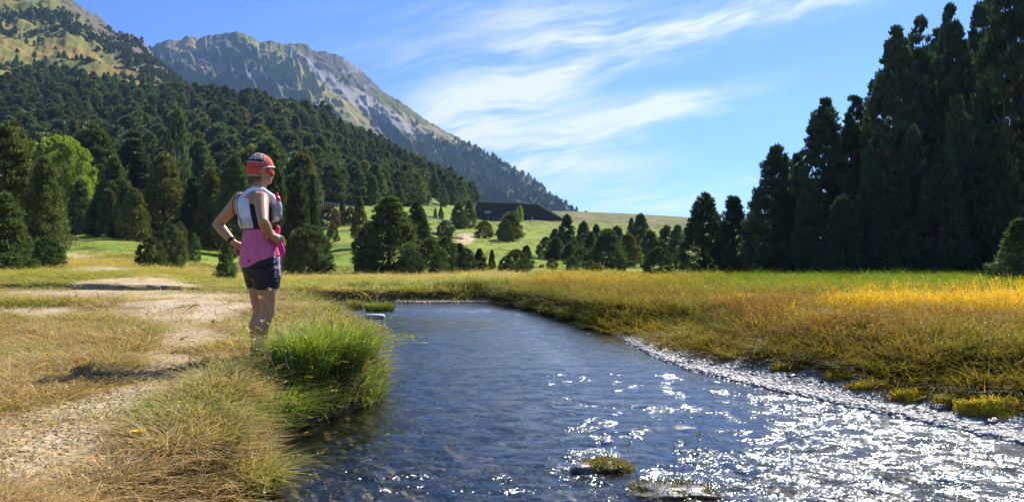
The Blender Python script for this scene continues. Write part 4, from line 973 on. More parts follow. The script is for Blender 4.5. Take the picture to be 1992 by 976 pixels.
# flowers
M['petal'] = leafmat('yellow_petals', (.85, .52, .01), .3, vary=.05, tcol=(1, 1, 1)); M['fluff'] = leafmat('cream_seed_fluff', (.72, .62, .46), .4, vary=.1, tcol=(1, 1, 1)); 
def flower(px, py, d, wpx, label, kind='yellow'):
    x = sx(px, d); zt = sz(py, d); zg = float(ground(np.array([x]), np.array([d]))[0]); o = empty('dandelion' if kind == 'yellow' else 'seed_head', (x, d, zg)); tag(o, label, 'flower' if kind == 'yellow' else 'seed head')
    h = max(zt - zg, .05); w = wpx / FPX * d / 2
    global smf
    if 'smf' not in globals(): smf = plain('flower_stalk', (.12, .17, .05))
    link('stalk', tubes_mesh('stalk', [((0, 0, -.02), (.01, 0, h * .5), .0022, .002), ((.01, 0, h * .5), (0, 0, h), .002, .0018)], smf, 6), o)
    r = np.random.default_rng(int(px)); V = []; C = []
    if kind == 'yellow':
        for ring, (nn, rr, tl) in enumerate([(20, 1.0, .25), (16, .78, .5), (12, .5, .9)]):
            for k in range(nn):
                a = k / nn * 6.283 + ring * .2; dr = np.array([math.cos(a), math.sin(a), tl]); dr /= np.linalg.norm(dr); sd_ = np.array([-math.sin(a), math.cos(a), 0]) * w * .17
                t_ = dr * w * rr * 1.1; V += [-sd_ * .4, sd_ * .4, t_ + sd_, sd_ * .4, t_ + sd_, t_ - sd_][0:0]; V += [-sd_ * .5, sd_ * .5, t_ + sd_, -sd_ * .5, t_ + sd_, t_ - sd_]
        m = M['petal']
    else:
        for k in range(260):
            dr = unit(r.normal(size=3) + np.array([0, 0, .4])); s_ = unit(np.cross(dr, r.normal(size=3))) * w * .12; V += [dr * w * .35 - s_, dr * w * .35 + s_, dr * w * (1 + .2 * r.random())]
        m = M['fluff']
    V = np.array(V); link('bloom', mesh_np('bloom', V, [np.arange(len(V)).reshape(-1, 3)], [m], np.ones((len(V), 3))), o, (0, 0, h))
flower(268, 957, 3.35, 26, 'yellow dandelion at the bottom of the picture, nearest of all')
flower(90, 709, 5.0, 12, 'small yellow dandelion at the far left, lower one of two')
flower(92, 688, 5.4, 11, 'faint yellow dandelion at the far left, upper one of two')
flower(153, 715, 4.9, 13, 'yellow dandelion at the left tip of the runner shadow')
flower(467, 748, 4.8, 12, 'yellow dandelion in the green grass left of the near bank')
flower(655, 708, 5.5, 12, 'yellow dandelion on top of the big lush tussock')
flower(650, 760, 5.3, 12, 'orange-yellow flower low on the front of the big lush tussock')
flower(600, 735, 5.2, 16, 'straw-yellow flower head in front of the big lush tussock')
flower(427, 871, 3.7, 15, 'creamy seed head above the dry matted tussock', 'w'); flower(390, 886, 3.65, 9, 'small cream seed head left of the larger creamy one', 'w'); flower(488, 790, 4.5, 12, 'cream fluffy head in the near bank grass, upper one', 'w')
flower(574, 785, 4.9, 9, 'tiny white head at the right end of the near bank grass', 'w'); flower(566, 775, 4.9, 9, 'tiny white head beside another at the bank edge', 'w'); flower(465, 912, 3.5, 14, 'cream head low above the bottom tussock', 'w'); flower(340, 800, 4.2, 8, 'small pale seed head in the dry brown grass', 'w'); flower(520, 735, 5.0, 9, 'pale seed head below the runner in green grass', 'w')
# long pale arching grass stalks round the runner's shins
M['straw'] = plain('straw', (.62, .47, .30), .7, .3)
for i, (x0, y0, x1, y1, d) in enumerate([(560,700,515,575,5.3),(590,712,520,620,5.2),(545,705,492,640,5.4),(600,690,535,560,5.5),(520,690,440,630,5.3),(480,690,425,620,5.5),(610,680,560,575,5.6),(570,720,505,655,5.1),(640,650,585,565,6.2),(585,700,545,625,5.3),(500,700,470,655,5.2),(690,700,660,635,6.6),(705,690,712,645,6.6)]):
    a = np.array([sx(x0, d), d, sz(y0, d)]); b = np.array([sx(x1, d), d - .1, sz(y1, d)]); a[2] = min(a[2], float(ground(np.array([a[0]]), np.array([d]))[0])) if i % 2 else a[2] - .08
    o = empty('grass_stalk', tuple(a)); tag(o, 'long pale arching grass stalk leaning left near the runner legs', 'grass stalk', 'pale stalks round the runner legs')
    pts = [ (b - a) * np.array([t, t, 0]) + np.array([0, 0, (b - a)[2] * (1 - (1 - t) ** 1.8)]) for t in np.linspace(0, 1, 8)]
    link('stem', tubes_mesh('stem', [(pts[k], pts[k + 1], .0016, .0015) for k in range(7)], M['straw'], 4), o)
    V, F, C = blades_np(i, 16, .035, .006, .9, .004); V = V + np.array([0, 0, -.02]); link('seed_head', mesh_np('seed_head', V, F, [M['grass_own']], C * np.array([.62, .45, .30])), o, tuple(pts[-1]))

# ---------------------------------------------------------------- building, guardrail
def bx(lo, hi):
    V = np.array([(a, b, c) for a in (lo[0], hi[0]) for b in (lo[1], hi[1]) for c in (lo[2], hi[2])], float)
    return V, np.array([[0, 1, 3, 2], [4, 6, 7, 5], [0, 4, 5, 1], [2, 3, 7, 6], [0, 2, 6, 4], [1, 5, 7, 3]])
def merged(name, parts, m, parent=None):
    V = []; F = []; o = 0
    for v, f_ in parts: V.append(v); F.append(f_ + o); o += len(v)
    return link(name, mesh_np(name, np.concatenate(V), [np.concatenate(F)], [m], np.ones((o, 3))), parent)
def prism(poly, y0, y1):   # poly in (x,z), counter-clockwise seen from the front
    n = len(poly); V = np.array([(x, y0, z) for x, z in poly] + [(x, y1, z) for x, z in poly], float)
    side = np.array([(i, i + n, (i + 1) % n + n, (i + 1) % n) for i in range(n)])
    return V, side, np.arange(n)[None, :], (np.arange(n)[::-1] + n)[None, :]
def prism_mesh(name, poly, y0, y1, m, parent=None):
    V, s, f0, f1 = prism(poly, y0, y1); return link(name, mesh_np(name, V, [s, f0, f1], [m], np.ones((len(V), 3))), parent)
def building():
    d = 243.0
    def q(px, py): return (sx(px, d), sz(py, d))
    def f(t):
        p = objc(t); w = t.node('ShaderNodeTexWave', wave_type='BANDS', bands_direction='X'); t.put(w.inputs[0], p); w.inputs['Scale'].default_value = 1.1; w.inputs['Distortion'].default_value = .4
        n = t.noise(p, 1.5, 4, .6); c = t.mix(n, (.045, .035, .035), (.095, .07, .06)); c = t.mix(t.math('MULTIPLY', w.outputs['Fac'], .5), c, (.03, .025, .028))
        return principled(t, c, .8, .2, w.outputs['Fac'], .5, .1)
    wall = mat('dark_slatted_wood', f); edge = plain('weathered_concrete_edge', (.42, .37, .30), .9, .2, .2, 1.5); grey = plain('grey_board', (.34, .33, .33), .7, .3, .15, 2)
    o = empty('building', (0, 0, 0)); tag(o, 'long low dark slatted building with a slanting right end, half sunk in the slope', 'building')
    prism_mesh('wall', [q(921,432), q(1007,432), q(1007,395.5), q(928,393)], d, d + 9, wall, o)
    prism_mesh('wing_wall', [q(1007.6,432), q(1094,430), q(1093,425.5), q(1047,399), q(1007.6,396.5)], d + .6, d + 9, wall, o)
    prism_mesh('sloping_coping', [q(1046.5,398.6), q(1093.5,425.2), q(1096,424.6), q(1048,396.6)][::-1], d + .2, d + 9.2, edge, o)
    prism_mesh('roof_edge', [q(927,392.6), q(1007.4,395.1), q(1048,398.0), q(1048,397), q(1007.4,394.0), q(927,391.6)], d - .3, d + 9.3, edge, o)
    prism_mesh('end_coping', [q(917,430), q(920.6,430), q(927.6,392.8), q(924.5,391.8)], d - .6, d + 8, edge, o)
    b = prism_mesh('entrance_canopy', [q(943.5,416), q(955,416), q(955,410.8), q(943.5,410.8)], d - 2.2, d - .05, grey, o)
    merged('entrance_post', [bx((sx(944, d) , d - 2.0, sz(432, d)), (sx(944, d) + .14, d - 1.86, sz(416, d))), bx((sx(954.4, d), d - 2.0, sz(432, d)), (sx(954.4, d) + .14, d - 1.86, sz(416, d)))], wall, o)
    prism_mesh('door', [q(947.5,429), q(952,429), q(952,418), q(947.5,418)], d - .12, d - .01, plain('blue_grey_door', (.14, .17, .26)), o)
    prism_mesh('bench_wall', [q(957,430), q(985,430), q(985,423), q(957,423)], d - 1.4, d - .8, plain('brown_boards', (.11, .08, .075)), o)
    prism_mesh('wall_panel', [q(1034,427), q(1037.5,427), q(1037.5,420), q(1034,420)], d + .45, d + .58, grey, o)
building()
def guardrail(px0, py0, px1, py1, d0, d1, label, npost, gap=1.0):
    mt = plain('galvanised_steel', (.50, .50, .50), .45, .5, .15, 3, .6)
    a = np.array([sx(px0, d0), d0, sz(py0, d0)]); b = np.array([sx(px1, d1), d1, sz(py1, d1)])
    o = empty('guardrail', tuple(a)); tag(o, label, 'guardrail'); dv = b - a
    def beam(z0, z1, off):
        V = []; F = []
        prof = [(off, z0), (off - .05, z0 + .06), (off, (z0 + z1) / 2), (off - .05, z1 - .06), (off, z1), (off + .03, z1), (off + .03, z0)]
        for p in (np.zeros(3), dv):
            for yy, zz in prof: V.append(p + [0, yy, zz])
        n = len(prof)
        for i in range(n): F.append((i, (i + 1) % n, n + (i + 1) % n, n + i))
        return np.array(V), np.array(F)
    merged('rail', [beam(-.16, .16, 0)], mt, o)
    for k in range(npost):
        p = dv * (k + .5) / npost; V, F = bx((p[0] - .05, p[1] + .035, p[2] - .9), (p[0] + .05, p[1] + .13, p[2] + .1)); merged('post', [(V, F)], mt, o)
guardrail(612, 391, 692, 402, 158, 152, 'grey steel guardrail along the mountain road, left stretch below the forest', 9)
guardrail(776, 415, 794, 418, 140, 138, 'short piece of steel guardrail seen between the dark central pines', 3)
guardrail(832, 421, 880, 431, 136, 132, 'low guardrail stretch on the sunny slope right of the central pines', 6)
def road():
    pts = [(520,404,166),(600,402,163),(640,403,160),(700,409,156),(740,414,150),(800,424,143),(850,430,138),(900,438,134)]
    V = []
    for px, py, d in pts:
        x = sx(px, d); 
        for dd in (0, 5.5):
            z = float(ground(np.array([x]), np.array([d + dd]))[0]); V.append((x, d + dd, max(z, float(ground(np.array([x]), np.array([d + 2.]))[0])) + .15))
    F = np.array([(2 * i, 2 * i + 2, 2 * i + 3, 2 * i + 1) for i in range(len(pts) - 1)])
    tag(link('road', mesh_np('road', np.array(V), [F], [plain('asphalt', (.055, .055, .06), .9)], np.ones((len(V), 3)))), kind='structure')
road()
# lamp post by the road
o = empty('utility_pole', (sx(629, 155), 155, sz(402, 155))); tag(o, 'thin grey pole standing beside the guardrail at the forest edge', 'pole')
link('shaft', tubes_mesh('shaft', [((0, 0, -.5), (0, 0, 3.4), .09, .06)], plain('pole_grey', (.35, .35, .36)), 8), o); link('cap', tubes_mesh('cap', [((0, 0, 3.4), (0, 0, 3.5), .10, .04)], bpy.data.materials['pole_grey'], 8), o)
# ---------------------------------------------------------------- the runner
def runner():
    D = 6.0; X0 = sx(503, D); Z0 = sz(712, D)
    Z0 = float(ground(np.array([X0]), np.array([D]))[0])
    root = empty('person', (X0, D, Z0))
    tag(root, 'runner with hands on hips, red cap, pale vest pack and pink jacket round the waist', 'person')
    def J(px, py, dy=0.0): 
        d = D + dy; return np.array([sx(px, d) - X0, dy, sz(py, d) - Z0])
    Fd = np.array([math.sin(R(62)), math.cos(R(62)), 0]); Rt = np.array([math.cos(R(62)), -math.sin(R(62)), 0]); Up = np.array([0, 0, 1.])
    def tube(pts, rad, n=18, sq=None):
        """tapered tube with round ends; pts list of 3-vectors, rad list"""
        pts = [np.asarray(p, float) for p in pts]; V = []; F = []
        P = []; Rr = []
        d0 = unit(pts[1] - pts[0]); d1 = unit(pts[-1] - pts[-2])
        for a in (80, 55, 28): P.append(pts[0] - d0 * rad[0] * math.sin(R(a))); Rr.append(rad[0] * math.cos(R(a)))
        for i in range(len(pts)):
            P.append(pts[i]); Rr.append(rad[i])
            if i < len(pts) - 1: 
                P.append((pts[i] + pts[i + 1]) / 2); Rr.append((rad[i] + rad[i + 1]) / 2)
        for a in (28, 55, 80): P.append(pts[-1] + d1 * rad[-1] * math.sin(R(a))); Rr.append(rad[-1] * math.cos(R(a)))
        m = len(P)
        for i in range(m):
            dd = unit(P[min(i + 1, m - 1)] - P[max(i - 1, 0)]); u = unit(np.cross(dd, np.array([.13, .97, .21]))); w = np.cross(dd, u)
            for k in range(n):
                a = 2 * np.pi * k / n; V.append(P[i] + Rr[i] * (u * np.cos(a) + w * np.sin(a)))
        for i in range(m - 1):
            for k in range(n): F.append((i * n + k, i * n + (k + 1) % n, (i + 1) * n + (k + 1) % n, (i + 1) * n + k))
        V.append(P[0]); V.append(P[-1]); c0, c1 = len(V) - 2, len(V) - 1
        T = [(c0, (k + 1) % n, k) for k in range(n)] + [(c1, (m - 1) * n + k, (m - 1) * n + (k + 1) % n) for k in range(n)]
        return np.array(V), np.array(F), np.array(T)
    def loft(rings, n=36, fd=Fd, rt=Rt, cap=True, e=.92):
        V = []; F = []; T = []
        for c, a, b in rings:
            for k in range(n):
                t = 2 * np.pi * k / n; ct, st = math.cos(t), math.sin(t)
                V.append(np.asarray(c) + fd * a * np.sign(ct) * abs(ct) ** e + rt * b * np.sign(st) * abs(st) ** e)
        m = len(rings)
        for i in range(m - 1):
            for k in range(n): F.append((i * n + k, i * n + (k + 1) % n, (i + 1) * n + (k + 1) % n, (i + 1) * n + k))
        if cap:
            V.append(np.asarray(rings[0][0])); V.append(np.asarray(rings[-1][0])); c0, c1 = len(V) - 2, len(V) - 1
            T = [(c0, (k + 1) % n, k) for k in range(n)] + [(c1, (m - 1) * n + k, (m - 1) * n + (k + 1) % n) for k in range(n)]
        return np.array(V), np.array(F), np.array(T, int).reshape(-1, 3)
    def ell(c, a, b, h, fd=Fd, rt=Rt, n=12):
        return loft([(np.asarray(c) + Up * h * math.sin(R(t)), a * math.cos(R(t)), b * math.cos(R(t))) for t in np.linspace(-86, 86, n)], 28, fd, rt, e=1)
    def remesh(name, parts, m, vox=.006, smooth=3, parent=root):
        V = []; Q = []; T = []; o = 0
        for v, f_, t_ in parts: V.append(v); Q.append(f_ + o); T.append(t_ + o); o += len(v)
        fl = [np.concatenate(Q)]; tt = np.concatenate(T)
        if len(tt): fl.append(tt)
        me = mesh_np(name, np.concatenate(V), fl, None)
        o = bpy.data.objects.new(name, me); COL.objects.link(o)
        md = o.modifiers.new('r', 'REMESH'); md.mode = 'VOXEL'; md.voxel_size = vox; md.use_smooth_shade = True
        ms = o.modifiers.new('s', 'SMOOTH'); ms.iterations = smooth; ms.factor = .5
        dg = bpy.context.evaluated_depsgraph_get(); dg.update(); me2 = bpy.data.meshes.new_from_object(o.evaluated_get(dg)); me2.name = name
        bpy.data.objects.remove(o); me2.materials.clear()
        for mm in (m if isinstance(m, list) else [m]): me2.materials.append(mm)
        for p in me2.polygons: p.use_smooth = True
        return link(name, me2, parent)
    def soft(name, parts, m, parent=root, thick=0.0):
        V = []; Q = []; T = []; o = 0
        for v, f_, t_ in parts: V.append(v); Q.append(f_ + o); T.append(t_ + o); o += len(v)
        fl = [np.concatenate(Q)]; tt = np.concatenate(T)
        if len(tt): fl.append(tt)
        return link(name, mesh_np(name, np.concatenate(V), fl, [m], smooth=True), parent)
    # materials
    def f(t):
        p = objc(t); n = t.noise(p, 18, 4, .6); pr = t.node('ShaderNodeBsdfPrincipled'); t.put(pr.inputs['Base Color'], t.mix(n, (.42, .215, .105), (.52, .285, .15)))
        pr.inputs['Roughness'].default_value = .45; pr.inputs['Specular IOR Level'].default_value = .3; pr.inputs['Subsurface Weight'].default_value = .05; pr.inputs['Subsurface Radius'].default_value = (.02, .008, .004)
        return pr.outputs[0]
    skin = mat('tanned_skin', f)
    def cloth(name, col, col2=None, sc=30, rough=.8, wr=14, dist=.006):
        def f(t):
            p = objc(t); n = t.noise(p, sc, 3, .6); w = t.noise(p, wr, 3, .55, .6)
            return principled(t, t.mix(t.ramp(n, .35, .65), col, col2 or tuple(c * .8 for c in col)), rough, .3, w, .7, dist)
        return mat(name, f)
    black = cloth('black_lycra', (.012, .012, .015), (.02, .02, .024), rough=.5); pink = cloth('pink_jacket_fabric', (.74, .17, .30), (.66, .13, .25), wr=11, dist=.02)
    green = cloth('dark_green_shirt', (.03, .06, .05)); pale = cloth('pale_vest_fabric', (.60, .66, .76), (.80, .82, .84), 9, .6, 16, .012)
    red = cloth('red_cap_fabric', (.66, .10, .06), (.52, .07, .05), wr=22, dist=.02); dark = cloth('dark_band', (.02, .02, .022)); grey = cloth('grey_pouch', (.22, .24, .25), (.38, .40, .40), 14, .5)
    def f(t):
        p = objc(t); v = t.node('ShaderNodeTexVoronoi', feature='DISTANCE_TO_EDGE'); t.put(v.inputs['Vector'], p); v.inputs['Scale'].default_value = 22
        n = t.noise(p, 38, 3, .6, 1.2); c = t.mix(t.ramp(n, .42, .55), (.50, .42, .36), (.14, .06, .05)); c = t.mix(t.ramp(v.outputs['Distance'], .02, .08), (.62, .55, .48), c)
        return principled(t, c, .85, .2)
    patt = mat('patterned_cap_panel', f)
    # ---- body, one continuous surface
    B = []
    hipc = J(509, 508)
    B.append(loft([(J(509, 545), .085, .13), (J(509, 530), .125, .165), (hipc, .135, .175), (J(507, 488), .128, .165), (J(504, 465), .108, .145), (J(502, 448), .102, .138), (J(499, 425), .112, .150),
                   (J(495, 405), .120, .165), (J(492, 388), .112, .170), (J(492, 377), .085, .150), (J(497, 370), .06, .09), (J(503, 364), .05, .05)]))
    B.append(tube([J(499, 376), J(507, 356), J(509, 344)], [.062, .054, .054]))
    # arms
    Ls, Le, Lw = J(468, 388, .13), J(423, 436, .20), J(455, 472, .12)
    Rs, Re, Rw = J(508, 388, -.15), J(512, 431, -.34), J(526, 457, -.17)
    for s, e, w in ((Ls, Le, Lw), (Rs, Re, Rw)):
        m1 = s + (e - s) * .35; m2 = e + (w - e) * .3
        B.append(tube([s, m1, e], [.060, .052, .039])); B.append(tube([e, m2, w], [.040, .043, .027]))
        B.append(ell(s + np.array([0, 0, .0]), .062, .062, .062))
    # legs
    def leg(hip, knee, ank):
        cal = knee + (ank - knee) * .32 - Fd * .022
        B.append(tube([hip, hip + (knee - hip) * .45, knee], [.090, .082, .059])); B.append(tube([knee, cal, knee + (ank - knee) * .72, ank], [.056, .059, .043, .034]))
        B.append(tube([ank, ank + np.array([0, 0, -.035]) + Fd * .02, ank + np.array([0, 0, -.05]) + Fd * .14], [.036, .036, .03]))
        B.append(tube([ank, ank + np.array([0, 0, -.04]) - Fd * .03], [.034, .032]))
    RK, RA = J(522, 604, -.06), J(503, 694, -.06); LK, LA = J(507, 608, .08), J(497, 692, .09)
    leg(J(517, 525, -.085), RK, RA); leg(J(501, 525, .085), LK, LA)
    # hands: palm, four fingers and thumb resting on the hips
    def hand(w, fwd, down, nrm, thumbdir):
        palm = w + fwd * .045; B.append(tube([w, w + fwd * .035, palm + fwd * .015], [.026, .031, .032]))
        for k, ln in enumerate((.062, .07, .066, .052)):
            off = down * (.027 - .018 * k); a = palm + fwd * .025 + off; b = a + fwd * ln * .45 + nrm * .012; c = b + fwd * ln * .4 - nrm * .002 - Up * .006; d_ = c + fwd * ln * .3 - nrm * .012 - Up * .01
            B.append(tube([palm + off * .7, a, b], [.0105, .0105, .0098], 10)); B.append(tube([b, c, d_], [.0098, .009, .0078], 10))
        t0 = w + fwd * .02 + thumbdir * .02; t1 = t0 + thumbdir * .032 + fwd * .012; t2 = t1 + thumbdir * .022 + fwd * .016; B.append(tube([t0, t1, t2], [.0125, .0115, .009], 10))
    hand(Rw, unit(Fd * .75 - Up * .35 - Rt * .35), unit(-Up + Fd * -.35), unit(Rt + Fd * .2), unit(-Fd * .6 + Up * -.1 + Rt * .2))
    hand(Lw, unit(Fd * .8 - Up * .45 - Rt * .05), unit(Up * -1 - Fd * .3), unit(-Rt + Fd * .2), unit(-Fd * .3 - Up * .9))
    # head
    ha = R(47); hf = np.array([math.sin(ha), math.cos(ha), 0]); hr = np.array([math.cos(ha), -math.sin(ha), 0]); hc = J(507, 331)
    B.append(ell(hc + Up * .012, .098, .078, .112, hf, hr)); B.append(ell(hc + hf * .035 - Up * .055, .058, .056, .062, hf, hr)); B.append(ell(hc + hf * .062 - Up * .088, .030, .034, .028, hf, hr))
    B.append(tube([hc + hf * .088 + Up * .012, hc + hf * .108 - Up * .024], [.009, .014], 12)); B.append(tube([hc + hf * .094 - Up * .05 + hr * .018, hc + hf * .099 - Up * .05, hc + hf * .094 - Up * .05 - hr * .018], [.007, .0085, .007], 10)); B.append(tube([hc + hf * .092 - Up * .062 + hr * .015, hc + hf * .098 - Up * .063, hc + hf * .092 - Up * .062 - hr * .015], [.006, .008, .006], 10))
    for s in (-1, 1):
        B.append(ell(hc + hr * s * .080 - Up * .01 - hf * .008, .018, .010, .030, unit(hf + hr * s * .4), unit(hr - hf * .4 * s)))
        B.append(tube([hc + hf * .082 + hr * s * .020 + Up * .022, hc + hf * .080 + hr * s * .045 + Up * .022], [.009, .008], 10))
    remesh('body', B, skin, .0055, 3)
    # ---- clothes
    def shift(r, k): return [(c, a + k, b + k) for c, a, b in r]
    tors = [(J(503, 462), .112, .150), (J(502, 448), .108, .146), (J(499, 425), .118, .157), (J(495, 405), .126, .170), (J(493, 392), .122, .160), (J(493, 381), .098, .125), (J(497, 373), .066, .085)]
    remesh('shirt', [loft(tors)], green, .007, 2)
    # shorts: seat and two legs ending above the knee
    P = [loft([(J(509, 541), .120, .165), (J(509, 525), .144, .184), (J(509, 508), .150, .192), (J(507, 492), .137, .176), (J(506, 484), .13, .166)])]
    kr, kl = J(519, 560, -.07), J(505, 557, .085)
    for h_, k_ in ((J(517, 520, -.085), kr), (J(501, 520, .085), kl)):
        dd = unit(k_ - h_); P.append(loft([(h_, .116, .110), (h_ + (k_ - h_) * .5, .106, .104), (k_, .092, .092)], fd=unit(Fd - dd * np.dot(Fd, dd)), rt=unit(Rt - dd * np.dot(Rt, dd)), e=1))
    sh = remesh('shorts', P, black, .006, 2)
    for v_ in sh.data.vertices: v_.co += v_.normal * .007
    sh.data.update()
    # side print of the shorts, running down the outer right thigh
    a3 = J(530, 492, -.10)
    def patch(name, m, pts, w, off=.0):   # ribbon hugging a path of world points facing Rt
        V = []; F = []
        for i, (p, wd) in enumerate(zip(pts, w)): V += [p - Fd * wd / 2, p + Fd * wd / 2, p + Fd * wd / 2 - Rt * .004, p - Fd * wd / 2 - Rt * .004]
        for i in range(len(pts) - 1):
            for k in range(4): F.append((i * 4 + k, i * 4 + (k + 1) % 4, i * 4 + 4 + (k + 1) % 4, i * 4 + 4 + k))
        return link(name, mesh_np(name, np.array(V), [np.array(F)], [m], np.ones((len(V), 3)), smooth=False), sh)
    violet = cloth('violet_stripe', (.28, .12, .34)); white = plain('print_white', (.62, .60, .66), .6, .3, .1)
    dg = bpy.context.evaluated_depsgraph_get(); dg.update()
    def surf(o, p, dr, off=.002):
        """point on object o hit from p along dr"""
        ok, loc, nrm, _ = o.ray_cast(Vector(p), Vector(dr)); 
        return (np.array(loc) - np.array(dr) * off, np.array(nrm)) if ok else (None, None)
    def ribbon(name, m, pxs, pys, wpx, o=sh, off=.003, parent=sh):
        """cloth stripe laid on the surface the camera side of o, following the body"""
        V = []; F = []; n = 0
        for px, py, w in zip(pxs, pys, wpx):
            row = []
            for s in (-.5, -.17, .17, .5):
                p = J(px + s * w, py, -1.0); q = J(px + s * w, py, 0); dr = unit(q - p); h, _ = surf(o, p, dr, off)
                if h is None: row = None; break
                row.append(h)
            if row: V += row; n += 1
        V = np.array(V)
        for i in range(n - 1):
            for k in range(3): F.append((i * 4 + k, i * 4 + k + 1, i * 4 + 5 + k, i * 4 + 4 + k))
        if n > 1: return link(name, mesh_np(name, V, [np.array(F)], [m], np.ones((len(V), 3)), smooth=True), parent)
    ys = np.linspace(496, 561, 14)
    ribbon('side_stripe', violet, np.interp(ys, [496, 561], [541, 545.5]), ys, [4.5] * 14)
    ribbon('side_stripe', white, np.interp(ys, [496, 561], [543.5, 547.0]) - .3, ys, [1.2] * 14)
    # lettering, read from the hem upwards
    try:
        for i, ch in enumerate('XBIONIC'):
            py = 499 + i * 7.2 + (3 if i > 0 else 0); px = np.interp(py, [496, 561], [533, 537.5])
            p = J(px, py, -1.0); dr = unit(J(px, py, 0) - p); h, nr_ = surf(sh, p, dr, .004)
            if h is None: continue
            cu = bpy.data.curves.new('letter', 'FONT'); cu.body = ch; cu.size = .036 if i else .040; cu.extrude = .001; cu.align_x = 'CENTER'; cu.align_y = 'CENTER'
            ob = bpy.data.objects.new('letter', cu); COL.objects.link(ob); dg.update(); bpy.context.view_layer.update()
            me = bpy.data.meshes.new_from_object(ob.evaluated_get(bpy.context.evaluated_depsgraph_get())); bpy.data.objects.remove(ob); me.materials.clear(); me.materials.append(white)
            lo = link('letter', me, sh); nv = Vector(nr_).normalized(); upv = Vector((1, 0, 0)); upv = (upv - nv * upv.dot(nv)).normalized(); rtv = upv.cross(nv)
            lo.matrix_local = Matrix(((rtv.x, upv.x, nv.x, h[0]), (rtv.y, upv.y, nv.y, h[1]), (rtv.z, upv.z, nv.z, h[2]), (0, 0, 0, 1)))
    except Exception as ex: print('letters', ex)
    # pink jacket knotted round the waist
    rings = []
    N = 44; V = []; F = []
    lev = [(447, .117, .156), (455, .122, .162), (466, .135, .172), (480, .148, .186), (495, .155, .196), (508, .160, .203)]
    for li, (py, a, b) in enumerate(lev):
        cx_ = [503, 504, 505, 506.5, 507, 507][li]
        for k in range(N):
            t = 2 * np.pi * k / N; ct, st = math.cos(t), math.sin(t); fr = li / 5
            fold = 1 + .035 * fr * math.sin(t * 9 + 1.3 * li * .4) + .02 * fr * math.sin(t * 17)
            # the hem is lowest at the back and lifts towards the knot at the front
            drop = (12 * (-ct * .6 + .15) + 5 * math.sin(t * 3)) * fr ** 2 - 14 * fr ** 2 * max(ct, 0)
            V.append(J(cx_, py + drop) + Fd * a * fold * ct + Rt * b * fold * st)
    for i in range(len(lev) - 1):
        for k in range(N): F.append((i * N + k, i * N + (k + 1) % N, (i + 1) * N + (k + 1) % N, (i + 1) * N + k))
    jk = link('jacket', mesh_np('jacket', np.array(V), [np.array(F)], [pink], smooth=True), root)
    sd = jk.modifiers.new('s', 'SOLIDIFY'); sd.thickness = .006; sd.offset = 0; sb = jk.modifiers.new('b', 'SUBSURF'); sb.levels = 1; sb.render_levels = 2
    hot = cloth('bright_pink_sleeve', (.80, .06, .22), (.66, .05, .18), wr=16, dist=.015)
    kn = J(537, 463, -.07)
    remesh('jacket_sleeve', [tube([J(520, 455, -.15), J(531, 457, -.14), J(538, 462, -.09), J(541, 472, -.08)], [.015, .024, .028, .026]), tube([J(539, 462, -.10), J(544, 474, -.10), J(549, 488, -.09), J(549, 499, -.09)], [.022, .026, .024, .012]), tube([J(540, 452, -.06), J(541, 444, -.05), J(540, 440, -.03)], [.02, .018, .012])], hot, .005, 3, jk)
    # vest pack on the back
    def shell(name, m, t0, t1, rws, th=.02, parent=root, n=20):
        V = []; F = []
        for (px, py, a, b) in rws:
            for k in range(n + 1):
                t = R(t0 + (t1 - t0) * k / n); V.append(J(px, py) + Fd * a * math.cos(t) + Rt * b * math.sin(t))
        for i in range(len(rws) - 1):
            for k in range(n): F.append((i * (n + 1) + k, i * (n + 1) + k + 1, (i + 1) * (n + 1) + k + 1, (i + 1) * (n + 1) + k))
        o = link(name, mesh_np(name, np.array(V), [np.array(F)], [m], smooth=True), parent)
        s_ = o.modifiers.new('s', 'SOLIDIFY'); s_.thickness = th; s_.offset = 1; bv = o.modifiers.new('b', 'SUBSURF'); bv.levels = 1; bv.render_levels = 2
        return o
    vest = shell('vest_pack', pale, 118, 250, [(503, 447, .122, .160), (501, 436, .132, .166), (499, 422, .140, .170), (497, 408, .148, .178), (495, 395, .146, .178), (494, 384, .124, .155), (495, 376, .092, .118), (499, 369, .066, .078)], .02)
    cream = cloth('cream_lower_pocket', (.62, .60, .50), (.54, .52, .44)); shell('lower_pocket', cream, 122, 235, [(503, 447, .134, .170), (501, 437, .147, .178), (500, 426, .152, .180)], .022, vest)
    shell('side_mesh', dark, 96, 122, [(503, 446, .118, .158), (500, 430, .126, .164), (498, 414, .132, .172), (496, 400, .134, .170)], .008, vest)
    # straps over both shoulders, pouch and bottle on the chest
    for s in (1, -1):
        pts = [J(494, 381, 0) + Rt * s * .095 - Fd * .075, J(495, 371, 0) + Rt * s * .088 - Fd * .02, J(497, 372, 0) + Rt * s * .085 + Fd * .04, J(499, 384, 0) + Rt * s * .085 + Fd * .105, J(501, 402, 0) + Rt * s * .085 + Fd * .135, J(503, 425, 0) + Rt * s * .085 + Fd * .125]
        remesh('shoulder_strap', [tube([pts[i], pts[i + 1]], [.027, .027], 14) for i in range(5)], pale, .006, 3, vest)
        ch = J(500, 405) + Rt * s * .075 + Fd * .140
        remesh('chest_pouch', [ell(ch + Up * .0, .045, .042, .085), ell(ch - Up * .05, .045, .045, .05)], grey, .006, 3, vest)
        remesh('bottle', [loft([(ch + Up * z_ + Fd * .005, r_, r_) for z_, r_ in ((-.06, .030), (.06, .030), (.085, .026), (.10, .012), (.125, .010))])], plain('bottle_red', (.62, .02, .04), .35), .005, 1, vest)
    for px0, py0, px1, py1 in ((463, 396, 477, 374), (468, 420, 464, 400)):
        pass
